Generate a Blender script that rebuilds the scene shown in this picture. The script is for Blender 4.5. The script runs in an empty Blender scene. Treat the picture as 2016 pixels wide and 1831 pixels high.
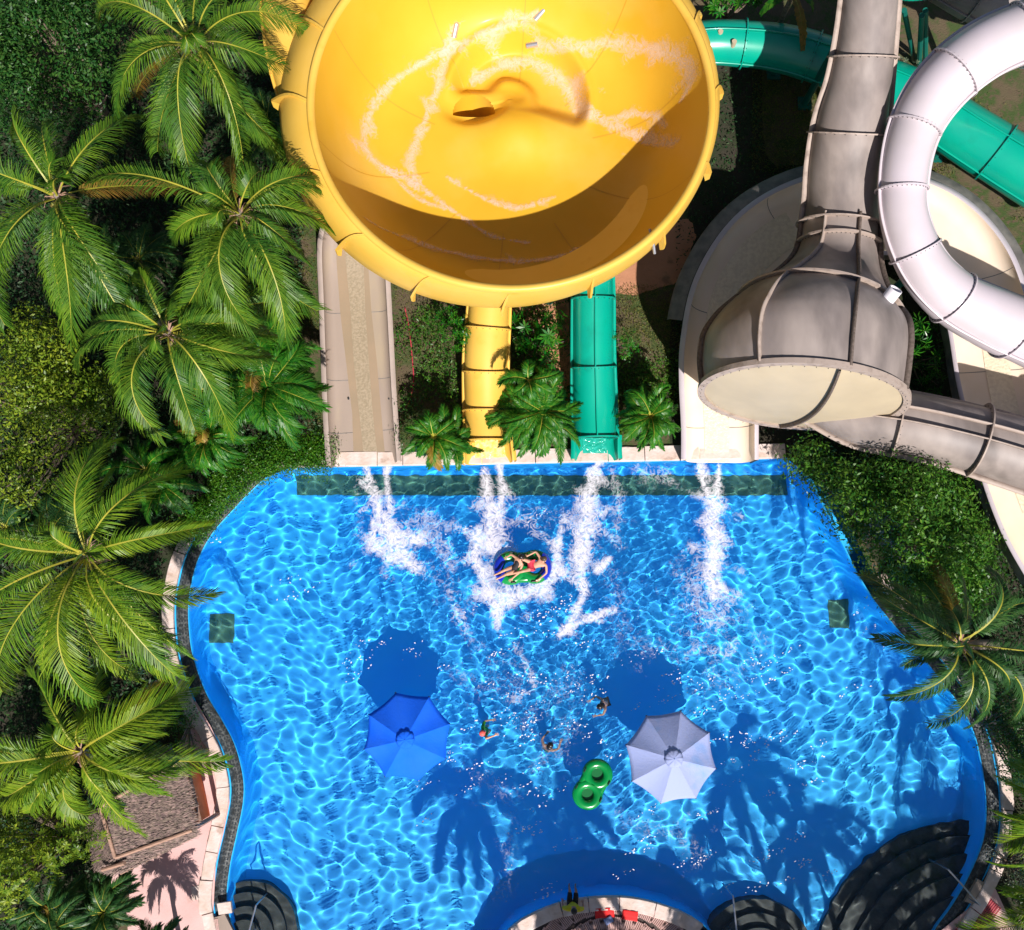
import bpy, bmesh, math, random
import numpy as np
from mathutils import Vector, Matrix
S = bpy.context.scene; C = S.collection
R = math.radians; SE = 44
# ---------------------------------------------------------------- camera, sky, sun
F, CX, CY, TILT, CAMZ = 1870.0, 1008.0, 915.4, R(10), 33.0
cam = bpy.data.objects.new('camera', bpy.data.cameras.new('camera')); C.objects.link(cam); S.camera = cam
cam.location = (0, 0, CAMZ); cam.rotation_euler = (TILT, 0, 0)
cam.data.sensor_fit = 'HORIZONTAL'; cam.data.angle = 2*math.atan(1008/F); cam.data.clip_end = 1000
w = bpy.data.worlds.new('World'); S.world = w; w.use_nodes = True
wn = w.node_tree; sky = wn.nodes.new('ShaderNodeTexSky'); sky.sky_type = 'NISHITA'; sky.sun_disc = False
sky.sun_elevation = R(SE); sky.sun_rotation = R(165)
wn.links.new(sky.outputs[0], wn.nodes['Background'].inputs[0]); wn.nodes['Background'].inputs[1].default_value = .05
sl = bpy.data.lights.new('sun', 'SUN'); sl.energy = 5.0; sl.angle = R(.5); sl.color = (1, .94, .90); sl.cycles.is_caustics_light = True
sun = bpy.data.objects.new('sun', sl); C.objects.link(sun); sun.rotation_euler = (R(90-SE), 0, R(15)); sun.location = (3, -20, 40)
S.view_settings.view_transform = 'Standard'; S.view_settings.look = 'None'; S.view_settings.exposure = .4
S.cycles.use_denoising = True; S.cycles.max_bounces = 8; S.cycles.transparent_max_bounces = 12
S.cycles.use_adaptive_sampling = True; S.cycles.adaptive_threshold = .015
S.cycles.sample_clamp_indirect = 4
SUNV = Vector((math.sin(R(15))*math.cos(R(SE)), -math.cos(R(15))*math.cos(R(SE)), math.sin(R(SE))))

def D(x, y, z=0.):      # a place seen in the photograph at height z -> world point
    u = (x-CX)/F; v = (CY-y)/F; c, s = math.cos(TILT), math.sin(TILT)
    d = Vector((u, v*c+s, v*s-c)); t = (z-CAMZ)/d.z
    return Vector((d.x*t, d.y*t, z))
def scl(p):             # pixels per metre at a point
    return F/((CAMZ-p[2])*math.cos(TILT)+p[1]*math.sin(TILT))
# ---------------------------------------------------------------- object helpers
def tag(o, label=None, cat=None, group=None, kind=None):
    if label: o['label'] = label
    if cat: o['category'] = cat
    if group: o['group'] = group
    if kind: o['kind'] = kind
    return o
def thing(name, loc, label, cat, group=None):
    o = bpy.data.objects.new(name, None); C.objects.link(o); o.location = loc; o.empty_display_size = .3
    return tag(o, label, cat, group)
def mesh(name, V, Fc, mats, parent=None, smooth=False, mi=None, root=None):
    V = np.asarray(V, float).reshape(-1, 3)
    if parent is not None:
        r = parent
        off = np.zeros(3)
        while r is not None: off += np.array(r.location); r = r.parent
        V = V-off
    me = bpy.data.meshes.new(name)
    if isinstance(Fc, np.ndarray):
        k = Fc.shape[1]; n = len(Fc)
        me.vertices.add(len(V)); me.vertices.foreach_set('co', V.ravel())
        me.loops.add(n*k); me.loops.foreach_set('vertex_index', Fc.ravel().astype(np.int32))
        me.polygons.add(n); me.polygons.foreach_set('loop_start', np.arange(0, n*k, k, dtype=np.int32))
        try: me.polygons.foreach_set('loop_total', np.full(n, k, dtype=np.int32))
        except Exception: pass
        me.update(calc_edges=True)
    else:
        me.from_pydata(V.tolist(), [], Fc)
    for m in (mats if isinstance(mats, (list, tuple)) else [mats]): me.materials.append(m)
    if mi is not None: me.polygons.foreach_set('material_index', np.asarray(mi, np.int32))
    if smooth: me.polygons.foreach_set('use_smooth', np.ones(len(me.polygons), bool))
    me.update()
    o = bpy.data.objects.new(name, me); C.objects.link(o)
    if parent is not None: o.parent = parent
    return o
class MB:
    def __init__(s): s.V = []; s.F = []; s.M = []
    def add(s, V, Fc, m=0):
        k = len(s.V); s.V += [tuple(v) for v in V]; s.F += [[i+k for i in f] for f in Fc]; s.M += [m]*len(Fc)
    def box(s, c, sx, sy, sz, rot=None, m=0):
        M = rot if rot is not None else Matrix.Identity(3)
        vs = [Vector(c)+M@Vector((a*sx/2, b*sy/2, d*sz/2)) for a in (-1, 1) for b in (-1, 1) for d in (-1, 1)]
        s.add(vs, [(0, 1, 3, 2), (4, 6, 7, 5), (0, 4, 5, 1), (2, 3, 7, 6), (0, 2, 6, 4), (1, 5, 7, 3)], m)
    def pipe(s, pts, r, n=8, m=0, cap=True):
        pts = [Vector(p) for p in pts]; rr = r if isinstance(r, (list, tuple)) else [r]*len(pts)
        V = []; up = Vector((0, 0, 1))
        for i, p in enumerate(pts):
            t = (pts[min(i+1, len(pts)-1)]-pts[max(i-1, 0)]).normalized()
            a = t.cross(up)
            if a.length < .05: a = t.cross(Vector((0, 1, 0)))
            a.normalize(); b = a.cross(t).normalized()
            for k in range(n):
                th = 2*math.pi*k/n; V.append(p+a*math.cos(th)*rr[i]+b*math.sin(th)*rr[i])
        Fc = [(i*n+k, i*n+(k+1) % n, (i+1)*n+(k+1) % n, (i+1)*n+k) for i in range(len(pts)-1) for k in range(n)]
        if cap: Fc += [tuple(range(n))[::-1], tuple((len(pts)-1)*n+k for k in range(n))]
        s.add(V, Fc, m)
    def build(s, name, mats, parent=None, smooth=False):
        return mesh(name, s.V, s.F, mats, parent, smooth, s.M)
def gridfaces(n, m, closed=False):
    i = np.arange(n-1)[:, None]*m; 
    j = np.arange(m if closed else m-1)[None, :]; j2 = (j+1) % m
    return np.stack([i+j, i+j2, i+m+j2, i+m+j], -1).reshape(-1, 4)
def spline(pts, n):     # Catmull-Rom through points of any dimension
    P = np.asarray(pts, float); P = np.vstack([2*P[0]-P[1], P, 2*P[-1]-P[-2]]); out = []
    L = len(P)-3
    for u in np.linspace(0, L, n):
        i = min(int(u), L-1); t = u-i; a, b, c, d = P[i:i+4]
        out.append(.5*((2*b)+(-a+c)*t+(2*a-5*b+4*c-d)*t*t+(-a+3*b-3*c+d)*t**3))
    return np.array(out)
def closed_spline(pts, n):
    P = np.asarray(pts, float); k = len(P); out = []
    for u in np.linspace(0, k, n, endpoint=False):
        i = int(u); t = u-i; a, b, c, d = [P[(i+q-1) % k] for q in range(4)]
        out.append(.5*((2*b)+(-a+c)*t+(2*a-5*b+4*c-d)*t*t+(-a+3*b-3*c+d)*t**3))
    return np.array(out)
def sstep(a, b, x):
    t = np.clip((x-a)/(b-a), 0, 1); return t*t*(3-2*t)
def inpoly(X, Y, P):
    ins = np.zeros(np.shape(X), bool); n = len(P)
    for i in range(n):
        x1, y1 = P[i][:2]; x2, y2 = P[(i+1) % n][:2]
        c = ((y1 > Y) != (y2 > Y)); 
        if y1 != y2: ins ^= c & (X < (x2-x1)*(Y-y1)/(y2-y1)+x1)
    return ins
def segdist(X, Y, P):
    d = np.full(np.shape(X), 1e9); tt = np.zeros(np.shape(X)); n = len(P)-1
    for i in range(n):
        a = np.array(P[i][:2]); b = np.array(P[i+1][:2]); ab = b-a
        t = np.clip(((X-a[0])*ab[0]+(Y-a[1])*ab[1])/(ab@ab+1e-9), 0, 1)
        q = np.hypot(X-a[0]-t*ab[0], Y-a[1]-t*ab[1]); m = q < d
        d = np.where(m, q, d); tt = np.where(m, (i+t)/n, tt)
    return d, tt
# ---------------------------------------------------------------- materials
def nmat(name, col, rough=.5, col2=None, scale=3., detail=6., fac=(.35, .65), bump=0., bscale=None, spec=.5, metal=0., trans=0., stretch=None, coat=0., rand=0., col3=None, s3=.6, f3=(.55, .7)):
    m = bpy.data.materials.new(name); m.use_nodes = True; nt = m.node_tree; N = nt.nodes; L = nt.links
    b = N['Principled BSDF']; b.inputs['Roughness'].default_value = rough; b.inputs['Metallic'].default_value = metal
    b.inputs['Specular IOR Level'].default_value = spec; b.inputs['Coat Weight'].default_value = coat; b.inputs['Coat Roughness'].default_value = .15
    tc = N.new('ShaderNodeTexCoord'); mp = N.new('ShaderNodeMapping'); L.new(tc.outputs['Object'], mp.inputs[0])
    if stretch: mp.inputs['Scale'].default_value = stretch
    def noise(sc, dt):
        q = N.new('ShaderNodeTexNoise'); q.inputs['Scale'].default_value = sc; q.inputs['Detail'].default_value = dt; L.new(mp.outputs[0], q.inputs[0]); return q
    def ramp(src, a, b_):
        q = N.new('ShaderNodeMapRange'); q.inputs[1].default_value = a; q.inputs[2].default_value = b_; L.new(src, q.inputs[0]); return q.outputs[0]
    out = None
    if col2 is not None:
        q = noise(scale, detail); mx = N.new('ShaderNodeMix'); mx.data_type = 'RGBA'; L.new(ramp(q.outputs[0], *fac), mx.inputs[0])
        mx.inputs[6].default_value = (*col, 1); mx.inputs[7].default_value = (*col2, 1); out = mx.outputs[2]
    if col3 is not None:
        q = noise(s3, 8); mx = N.new('ShaderNodeMix'); mx.data_type = 'RGBA'; L.new(ramp(q.outputs[0], *f3), mx.inputs[0])
        if out: L.new(out, mx.inputs[6])
        else: mx.inputs[6].default_value = (*col, 1)
        mx.inputs[7].default_value = (*col3, 1); out = mx.outputs[2]
    if rand:
        g = N.new('ShaderNodeNewGeometry'); hs = N.new('ShaderNodeHueSaturation'); L.new(ramp(g.outputs['Random Per Island'], 0, 1), hs.inputs['Value'])
        mr = hs.inputs['Value'].links[0].from_node; mr.inputs[3].default_value = 1-rand; mr.inputs[4].default_value = 1+rand
        mr2 = N.new('ShaderNodeMapRange'); L.new(g.outputs['Random Per Island'], mr2.inputs[0]); mr2.inputs[3].default_value = .53; mr2.inputs[4].default_value = .475; L.new(mr2.outputs[0], hs.inputs['Hue'])
        if out: L.new(out, hs.inputs['Color'])
        else: hs.inputs['Color'].default_value = (*col, 1)
        out = hs.outputs[0]
    if out: L.new(out, b.inputs['Base Color'])
    else: b.inputs['Base Color'].default_value = (*col, 1)
    if bump:
        q = noise(bscale or scale*4, 8); bp = N.new('ShaderNodeBump'); bp.inputs['Strength'].default_value = min(1, bump); bp.inputs['Distance'].default_value = .03*max(1, bump)
        L.new(q.outputs[0], bp.inputs['Height']); L.new(bp.outputs[0], b.inputs['Normal'])
    if trans:
        tb = N.new('ShaderNodeBsdfTranslucent'); ms = N.new('ShaderNodeMixShader'); ms.inputs[0].default_value = trans
        if out: L.new(out, tb.inputs[0])
        else: tb.inputs[0].default_value = (*col, 1)
        L.new(b.outputs[0], ms.inputs[1]); L.new(tb.outputs[0], ms.inputs[2]); L.new(ms.outputs[0], N['Material Output'].inputs[0])
    return m
M = {}
M['pool'] = nmat('pool_paint', (.020, .52, 1.0), .6, (.016, .45, .98), .5)
M['drain'] = nmat('drain_grate', (.030, .13, .10), .6, (.045, .16, .10), 3)
M['gutter'] = nmat('gutter_grate', (.03, .035, .035), .5, (.10, .11, .11), 9, fac=(.45, .6), bump=.6, bscale=25)
M['stone'] = nmat('coping_stone', (.72, .60, .55), .8, (.60, .46, .38), 2.5, bump=.6, bscale=9, col3=(.40, .27, .20), s3=1.8, f3=(.62, .75))
M['deck'] = nmat('pink_concrete', (.72, .47, .44), .85, (.66, .40, .37), .9, bump=.25, bscale=30, col3=(.55, .35, .30), s3=2.5, f3=(.6, .8))
M['shadedeck'] = nmat('shade_dark_decking', (.05, .035, .03), .8, (.09, .06, .05), 5)  # dark tone puts the palm shade between the mats into the deck
M['soil'] = nmat('ground_soil', (.105, .08, .042), .95, (.045, .075, .015), 1.2, fac=(.42, .55), bump=1, bscale=20, col3=(.10, .07, .04), s3=6, f3=(.5, .65))
M['dirt'] = nmat('orange_dirt', (.50, .235, .13), .95, (.42, .19, .10), .8, bump=1., bscale=4, col3=(.25, .13, .07), s3=1.3, f3=(.6, .68))
M['litter_shade'] = nmat('dark_litter_shade', (.035, .028, .018), .95, (.02, .03, .008), 2, bump=1, bscale=15)  # leaf litter tone, also laid where the ground is only shaded
M['yellow'] = nmat('yellow_gelcoat', (.66, .37, .024), .45, (.69, .41, .036), .35, spec=.2, coat=.03, col3=(.74, .48, .12), s3=.22, f3=(.5, .8))
M['yellow2'] = nmat('yellow_outer_gelcoat', (.74, .44, .06), .45, (.78, .48, .085), .6, col3=(.70, .38, .04), s3=1.5, f3=(.62, .8))
M['yellow3'] = nmat('yellow_seam', (.58, .30, .02), .6)
M['green'] = nmat('green_gelcoat', (.0, .36, .24), .3, (.0, .33, .235), 1., coat=.3, col3=(.0, .24, .16), s3=.7, f3=(.6, .75))
M['undg'] = None
M['greend'] = nmat('green_paint', (.0, .12, .09), .5)
M['taupe'] = nmat('weathered_taupe', (.35, .295, .265), .5, (.19, .16, .15), 1.2, fac=(.3, .7), stretch=(1, .35, 1), col3=(.12, .10, .09), s3=1.1, f3=(.48, .8))
M['taupew'] = nmat('pale_flange', (.40, .32, .27), .6, (.20, .15, .12), 4., fac=(.5, .8))
M['taupedk'] = nmat('rust_and_shade_flange', (.085, .065, .05), .7, (.16, .12, .10), 12)  # rust, and seam shadow put into the colour of some ribs
M['white'] = nmat('white_gelcoat', (.60, .53, .57), .4, (.55, .49, .51), .8, coat=.2, col3=(.55, .52, .36), s3=.9, f3=(.66, .85))
M['cream'] = nmat('cream_gelcoat', (.90, .76, .62), .4, (.84, .68, .50), .7, fac=(.3, .7), coat=.2)
M['creamd'] = nmat('cream_panel', (.52, .43, .29), .5, (.46, .38, .26), .9)
M['greybrown'] = nmat('grey_lip', (.22, .20, .18), .6, (.13, .12, .11), 3)
M['beige'] = nmat('beige_slide', (.35, .275, .225), .5, (.30, .235, .19), 1.0, fac=(.3, .7), stretch=(1, .25, 1), col3=(.36, .285, .20), s3=.8)
M['beigel'] = nmat('beige_lip', (.43, .345, .30), .55, (.37, .30, .26), 2)
M['metal'] = nmat('galvanised_pipe', (.62, .62, .66), .3, metal=.8)
M['dkmetal'] = nmat('dark_steel', (.05, .06, .07), .4, metal=.5)
M['bark'] = nmat('bark', (.20, .15, .11), .9, (.10, .075, .05), 6, bump=1, bscale=12)
M['palmbark'] = nmat('palm_trunk', (.26, .21, .16), .9, (.14, .11, .08), 4, stretch=(1, 1, 5), bump=1, bscale=8)
M['husk'] = nmat('coconut', (.30, .20, .05), .6, (.16, .20, .03), 4)
M['thatch'] = nmat('thatch', (.30, .215, .175), .9, (.14, .10, .09), 9, rand=.35)
M['thatchb'] = nmat('thatch_bed', (.11, .08, .065), .95, (.05, .04, .035), 14, bump=1)
M['orange'] = nmat('orange_plaster', (.75, .22, .07), .8, (.62, .17, .05), 3, bump=.2)
M['wood'] = nmat('weathered_wood', (.45, .27, .19), .8, (.28, .17, .12), 6, stretch=(1, 8, 1))
M['tile'] = nmat('dark_step_tile', (.014, .020, .020), .5, (.03, .04, .035), 10)
M['pvc'] = nmat('white_plastic_pipe', (.80, .76, .80), .35)
def leafm(name, c, c2, r=.4, tr=.28, rand=.35): return nmat(name, c, r, c2, .6, fac=(.35, .65), trans=tr, rand=rand, spec=.3)
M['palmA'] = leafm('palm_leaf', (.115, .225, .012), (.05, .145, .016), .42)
M['palmB'] = leafm('yellowish_palm_leaf', (.18, .28, .013), (.095, .215, .013), .42)  # yellower green of some palms
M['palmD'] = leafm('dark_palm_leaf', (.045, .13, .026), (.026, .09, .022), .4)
M['rachis'] = nmat('palm_rib', (.42, .38, .04), .5, (.30, .30, .03), 2)
M['areca'] = leafm('low_palm_leaf', (.045, .20, .012), (.03, .14, .012), .36)
M['brownleaf'] = leafm('dry_palm_leaf', (.32, .22, .03), (.22, .13, .03), .5)
M['leafdk'] = leafm('dark_tree_leaf', (.025, .088, .018), (.045, .13, .02), .36)
M['leafyl'] = leafm('yellow_green_leaf', (.22, .30, .02), (.12, .21, .015), .4)
M['leafmd'] = leafm('green_tree_leaf', (.085, .22, .02), (.04, .13, .014), .4)
M['undg'] = leafm('shade_darkened_leaf', (.02, .07, .018), (.03, .085, .02), .5)  # undergrowth green darkened to deepen the shade
M['hedge'] = leafm('hedge_leaf', (.07, .21, .012), (.045, .15, .010), .4)
M['frangi'] = leafm('glossy_long_leaf', (.035, .19, .010), (.022, .13, .010), .3)
M['grass'] = leafm('grass_blade', (.10, .15, .014), (.14, .13, .03), .6)
M['silver'] = leafm('silvery_leaf', (.20, .24, .17), (.14, .19, .10), .5)
# ================================================================= SETTING
GZ = .12
TOP = [(548, 922), (700, 919), (1000, 914), (1300, 908), (1560, 903)]
RIGHT = [(1560, 903), (1600, 960), (1650, 1055), (1690, 1135), (1722, 1185), (1765, 1238), (1805, 1282), (1845, 1332), (1885, 1385), (1915, 1440), (1932, 1510), (1940, 1580), (1935, 1650), (1905, 1725), (1870, 1785), (1835, 1835), (1800, 1920)]
BOT = [(1800, 1920), (1680, 1985), (1520, 1985), (1450, 1900), (1400, 1835), (1362, 1803), (1300, 1777), (1222, 1762), (1130, 1768), (1060, 1790), (1000, 1828), (955, 1900), (900, 1985), (700, 1990), (520, 1960)]
LEFT = [(520, 1960), (470, 1860), (452, 1795), (448, 1760), (455, 1700), (468, 1640), (480, 1580), (480, 1530), (465, 1470), (440, 1420), (410, 1370), (390, 1320), (377, 1270), (372, 1200), (378, 1150), (392, 1100), (420, 1050), (455, 1010), (500, 963), (548, 922)]
def W2(pts, z=0.): return [tuple(D(x, y, z))[:2] for x, y in pts]
rT = np.array(W2(TOP)); rR = spline(W2(RIGHT), 70); rB = spline(W2(BOT), 70); rL = spline(W2(LEFT), 90)
POOL = np.vstack([rT[:-1], rR[:-1], rB[:-1], rL[:-1]])
def normals(P, closed):
    if closed: t = np.roll(P, -1, 0)-np.roll(P, 1, 0)
    else: t = np.gradient(P, axis=0)
    t /= np.linalg.norm(t, axis=1)[:, None]+1e-9
    return np.stack([-t[:, 1], t[:, 0]], 1)     # clockwise outline in the picture: left of travel = outside
def ribbon(name, P, o0, o1, z0, z1, mats, parent=None, skirt=True, kind=None):
    n = normals(P, False); A = P+n*o0; B = P+n*o1
    prof = [(A, z0), (A, z1), (B, z1), (B, z0)]
    V = np.stack([np.column_stack([q, np.full(len(P), z)]) for q, z in prof], 1)
    o = mesh(name, V, gridfaces(len(P), 4), mats, parent)
    if kind: tag(o, kind=kind)
    return o
def sheet(name, poly, z, m, holes=(), kind='structure', th=0):
    bm = bmesh.new(); es = []
    for loop in [poly]+list(holes):
        vs = [bm.verts.new((p[0], p[1], z)) for p in loop]
        es += [bm.edges.new((vs[i], vs[(i+1) % len(vs)])) for i in range(len(vs))]
    bmesh.ops.triangle_fill(bm, use_beauty=True, edges=es)
    for f in bm.faces:
        if f.normal.z < 0: f.normal_flip()
    if th:
        r = bmesh.ops.extrude_face_region(bm, geom=bm.faces[:]); 
        bmesh.ops.translate(bm, verts=[v for v in r['geom'] if isinstance(v, bmesh.types.BMVert)], vec=(0, 0, -th))
    me = bpy.data.meshes.new(name); bm.to_mesh(me); bm.free(); me.materials.append(m)
    o = bpy.data.objects.new(name, me); C.objects.link(o); return tag(o, kind=kind)
def organic(pts, seed, n=90):
    P = closed_spline(W2(pts, GZ), n); r = np.random.default_rng(seed); a = np.linspace(0, 6.283, n, endpoint=False); k = sum(np.sin(a*f+r.uniform(0, 6))/f**.6 for f in (5, 9, 14, 23))*.11; c = P.mean(0); d = P-c; return [tuple(q) for q in P+d/np.linalg.norm(d, axis=1)[:, None]*k[:, None]]
nP = normals(POOL, True)
HOLE = POOL+nP*.47
sheet('ground', [(-90, -90), (90, -90), (90, 110), (-90, 110)], GZ, M['soil'], [HOLE])
# pool basin
steep = np.ones(len(POOL)); steep[:len(rT)+3] = .06; steep[-4:] = .06; steep[len(rT)+66:len(rT)+125] = .25
V = np.stack([np.column_stack([POOL+nP*(a*(1 if a > -.03 else 1)*(np.where(a > -.03, 1., steep)[:, None] if a < -.03 else 1)), np.full(len(POOL), z)]) for a, z in ((.03, .04), (.0, .03), (-.02, -.28), (-.14, -1.15), (-.3, -1.3))], 1)
fc = gridfaces(len(POOL), 5); n_ = len(POOL)
wrap = np.array([[(n_-1)*5+k, (n_-1)*5+k+1, k+1, k] for k in range(4)])
pw = tag(mesh('pool_wall', V, np.vstack([fc, wrap]), M['pool'], smooth=True), kind='structure')
pf = mesh('pool_floor', [(-22, -14, -1.3), (22, -14, -1.3), (22, 12, -1.3), (-22, 12, -1.3)], [(0, 1, 2, 3)], M['pool']); tag(pf, kind='structure')
for o in (pw, pf): o.cycles.is_caustics_receiver = True
# gutters and copings
g1 = ribbon('pool_gutter', rL[6:], .02, .42, -.05, .065, M['gutter'], kind='structure')
g2 = ribbon('pool_gutter', rR[16:-4], .02, .42, -.05, .065, M['gutter'], kind='structure')
def gutter_holes(P, name):
    mb = MB(); n = normals(P, False); L = np.concatenate([[0], np.cumsum(np.linalg.norm(np.diff(P, axis=0), axis=1))])
    for s in np.arange(.1, L[-1], .14):
        for off in (.12, .22, .32):
            p = [np.interp(s, L, P[:, k]) for k in (0, 1)]; q = [np.interp(s, L, n[:, k]) for k in (0, 1)]
            a = math.atan2(q[1], q[0]); mb.box((p[0]+q[0]*off, p[1]+q[1]*off, .066), .05, .07, .006, Matrix.Rotation(a, 3, 'Z'))
    return mb.build(name, M['dkmetal'])
tag(gutter_holes(rL[6:], 'gutter_slots'), kind='structure'); tag(gutter_holes(rR[16:-4], 'gutter_slots'), kind='structure')
def coping(P, o0, o1, z1, name, label, step=1.15, seed=1, group='stone copings round the pool'):
    rnd = random.Random(seed); n = normals(P, False); L = np.concatenate([[0], np.cumsum(np.linalg.norm(np.diff(P, axis=0), axis=1))]); mb = MB(); s = 0
    while s < L[-1]-.3:
        e = min(s+step*rnd.uniform(.55, 1.25), L[-1]); ss = np.linspace(s+.015, e-.015, 5); j = rnd.uniform(-.03, .03); dz = rnd.uniform(-.012, .012)
        V = []
        for q in ss:
            p = np.array([np.interp(q, L, P[:, k]) for k in (0, 1)]); m_ = np.array([np.interp(q, L, n[:, k]) for k in (0, 1)])
            a = p+m_*o0; b = p+m_*(o1+j+rnd.uniform(-.012, .012)); c1 = p+m_*(o0+.02); c2 = p+m_*(o1+j-.02)
            V += [(*a, GZ-.1), (*a, z1-.02+dz), (*c1, z1+dz), (*c2, z1+dz), (*b, z1-.02+dz), (*b, GZ-.1)]
        F_ = [(i*6+k, i*6+k+1, i*6+k+7, i*6+k+6) for i in range(4) for k in range(5)]+[(0, 1, 2, 3, 4, 5), (29, 28, 27, 26, 25, 24)]
        mb.add(V, F_); s = e
    return tag(mb.build(name, M['stone']), label, 'stone coping', group)
coping(rL[4:], .46, .86, .24, 'stone_coping', 'pale stone block coping curving along the left side of the pool behind the dark gutter')
coping(rR[14:-6], .46, .80, .24, 'stone_coping', 'shaded stone coping along the right side of the pool under the trees', seed=3)
coping(rT, .0, .50, .22, 'stone_coping', 'straight pinkish stone coping between the slide ends at the top of the pool', step=1.6, seed=5)
coping(rB[22:60], .0, .42, .24, 'stone_coping', 'curved stone coping of the rounded deck tongue at the bottom of the pool', step=1.5, seed=6)
# thin pale blue channel line outside the gutters
for P in (rL[6:], rR[16:-4]): ribbon('channel_strip', P, .422, .458, -.05, .10, M['pool'], kind='structure')
# decks
dl = [(430, 1900), (420, 1795), (425, 1700), (440, 1640), (452, 1580), (450, 1540), (437, 1480), (415, 1430), (385, 1380), (372, 1420), (330, 1520), (235, 1600), (215, 1730), (250, 1800), (262, 1990), (430, 1990)]
sheet('deck', W2(dl, .13), .145, M['deck'], th=.03)
br = [(1905, 1790), (1830, 1850), (1800, 1990), (2200, 1990), (2200, 1880), (2060, 1830), (1985, 1805), (1955, 1740)]
sheet('deck', W2(br, .13), .145, M['deck'], th=.03)
PB = rB[22:60]+normals(rB, False)[22:60]*.44
sheet('deck', [tuple(p) for p in PB]+[(PB[-1][0]+.3, PB[-1][1]-3.5), (PB[0][0]-.3, PB[0][1]-3.5)], .17, M['shadedeck'], th=.05)
sheet('deck_edge', W2([(1968, 1800), (2010, 1800), (2120, 1860), (2100, 1990), (2040, 1990), (2005, 1850)], .15), .150, M['beige'], th=.02)
sheet('soil', organic([(1225, 500), (1345, 430), (1365, 480), (1320, 560), (1210, 575)], 1), GZ+.012, M['dirt'])
sheet('soil', organic([(1000, 600), (1110, 570), (1120, 780), (1085, 790), (1060, 680)], 2), GZ+.012, M['dirt'])
sheet('soil', W2([(0, 150), (560, 100), (560, 300), (600, 520), (560, 600), (620, 900), (350, 1010), (340, 1180), (360, 1430), (300, 1560), (215, 1730), (262, 2000), (-600, 2000), (-600, -300), (500, -300)], GZ), GZ+.008, M['litter_shade'])
sheet('soil', organic([(1350, 430), (1400, 100), (1470, 60), (1498, 120), (1502, 250), (1520, 320), (1600, 320), (1700, 300), (1900, 500), (1900, 850), (1500, 880), (1330, 900), (1318, 700), (1330, 560)], 5), GZ+.006, M['litter_shade'])  # dark sheet standing in for the shade of bowl and funnel
sheet('soil', W2([(1500, 860), (1900, 900), (2300, 900), (2300, 1800), (2000, 1800), (1930, 1740), (1985, 1650), (1985, 1560), (1975, 1480), (1930, 1380), (1800, 1230), (1740, 1130), (1640, 980)], GZ), GZ+.008, M['litter_shade'])
# manhole on the deck
mb = MB(); c = D(390, 1757, .15); mb.box((c.x, c.y, .155), .42, .42, .02, Matrix.Rotation(.15, 3, 'Z'))
tag(mb.build('manhole_cover', M['stone']), 'small square cover plate set in the pink deck beside the thatched hut', 'cover plate')
# drains on the pool floor
def floor_panel(x0, y0, x1, y1, label, rows):
    a = D(x0, y0, -.98); b = D(x1, y1, -.98); t = thing('floor_drain', ((a.x+b.x)/2, (a.y+b.y)/2, -1.3), label, 'drain', 'drain grates in the pool floor')
    cx, cy, lx, ly = (a.x+b.x)/2, (a.y+b.y)/2, abs(a.x-b.x), abs(a.y-b.y)
    m1 = MB(); m1.box((cx, cy, -1.285), lx, ly, .02); o = m1.build('panel', M['drain'], t)
    m2 = MB()
    for k in range(rows): m2.box((a.x+(k+.5)*(b.x-a.x)/rows, cy, -1.27), .03, ly, .012)
    o2 = m2.build('bar', M['drain'], t); o.cycles.is_caustics_receiver = True; o2.cycles.is_caustics_receiver = True
floor_panel(585, 936, 1548, 975, 'long green grate strip on the pool floor below the slide ends', 36)
floor_panel(415, 1208, 460, 1266, 'square green grate on the pool floor near the left gutter', 3)
floor_panel(1630, 1180, 1673, 1236, 'square green grate on the pool floor near the right edge', 3)
# ---------------------------------------------------------------- water
rng = np.random.default_rng(4)
WV = []
for k in range(60): lam = rng.uniform(.24, .68); WV.append((lam, rng.uniform(0, 6.283), rng.uniform(0, 6.283), .0054*lam**2*rng.uniform(.4, 1.15)))
FV = []
for k in range(40): lam = rng.uniform(.2, .42); FV.append((lam, rng.normal(2.2, .7), rng.uniform(0, 6.283), .0052*lam*rng.uniform(.5, 1.2)))
def choppy(X, Y):
    a = D(1080, 1350); b = D(1150, 1080); 
    return np.clip(np.exp(-(((X-a.x)/6.)**2+((Y-a.y)/4.5)**2))+.9*np.exp(-(((X-b.x)/6.5)**2+((Y-b.y)/4.)**2)), 0, 1)
def wz(X, Y):
    X0, Y0 = X, Y
    X = X0+.25*np.sin(Y0*.9+1)+.08*np.sin(Y0*2.3); Y = Y0+.25*np.sin(X0*.8)+.08*np.sin(X0*2.1+2)
    Z = np.zeros_like(X)
    for lam, a, p, A in WV:
        k = 6.2832/lam; Z += A*np.sin(k*(X*math.cos(a)+Y*math.sin(a))+p)
    Z2 = np.zeros_like(X)
    for lam, a, p, A in FV:
        k = 6.2832/lam; Z2 += A*np.sin(k*(X*math.cos(a)+Y*math.sin(a))+p)
    return Z*(1-.25*choppy(X0, Y0))+Z2*(.12+.5*choppy(X0, Y0))
def watergrid(st):
    x0, y0 = POOL.min(0)-.2; x1, y1 = POOL.max(0)+.2
    xs = np.arange(x0, x1, st); ys = np.arange(y0, y1, st); X, Y = np.meshgrid(xs, ys); return X, Y, gridfaces(*X.shape)
X, Y, Fc = watergrid(.04)
m = bpy.data.materials.new('pool_water'); m.use_nodes = True; b = m.node_tree.nodes['Principled BSDF']
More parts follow.
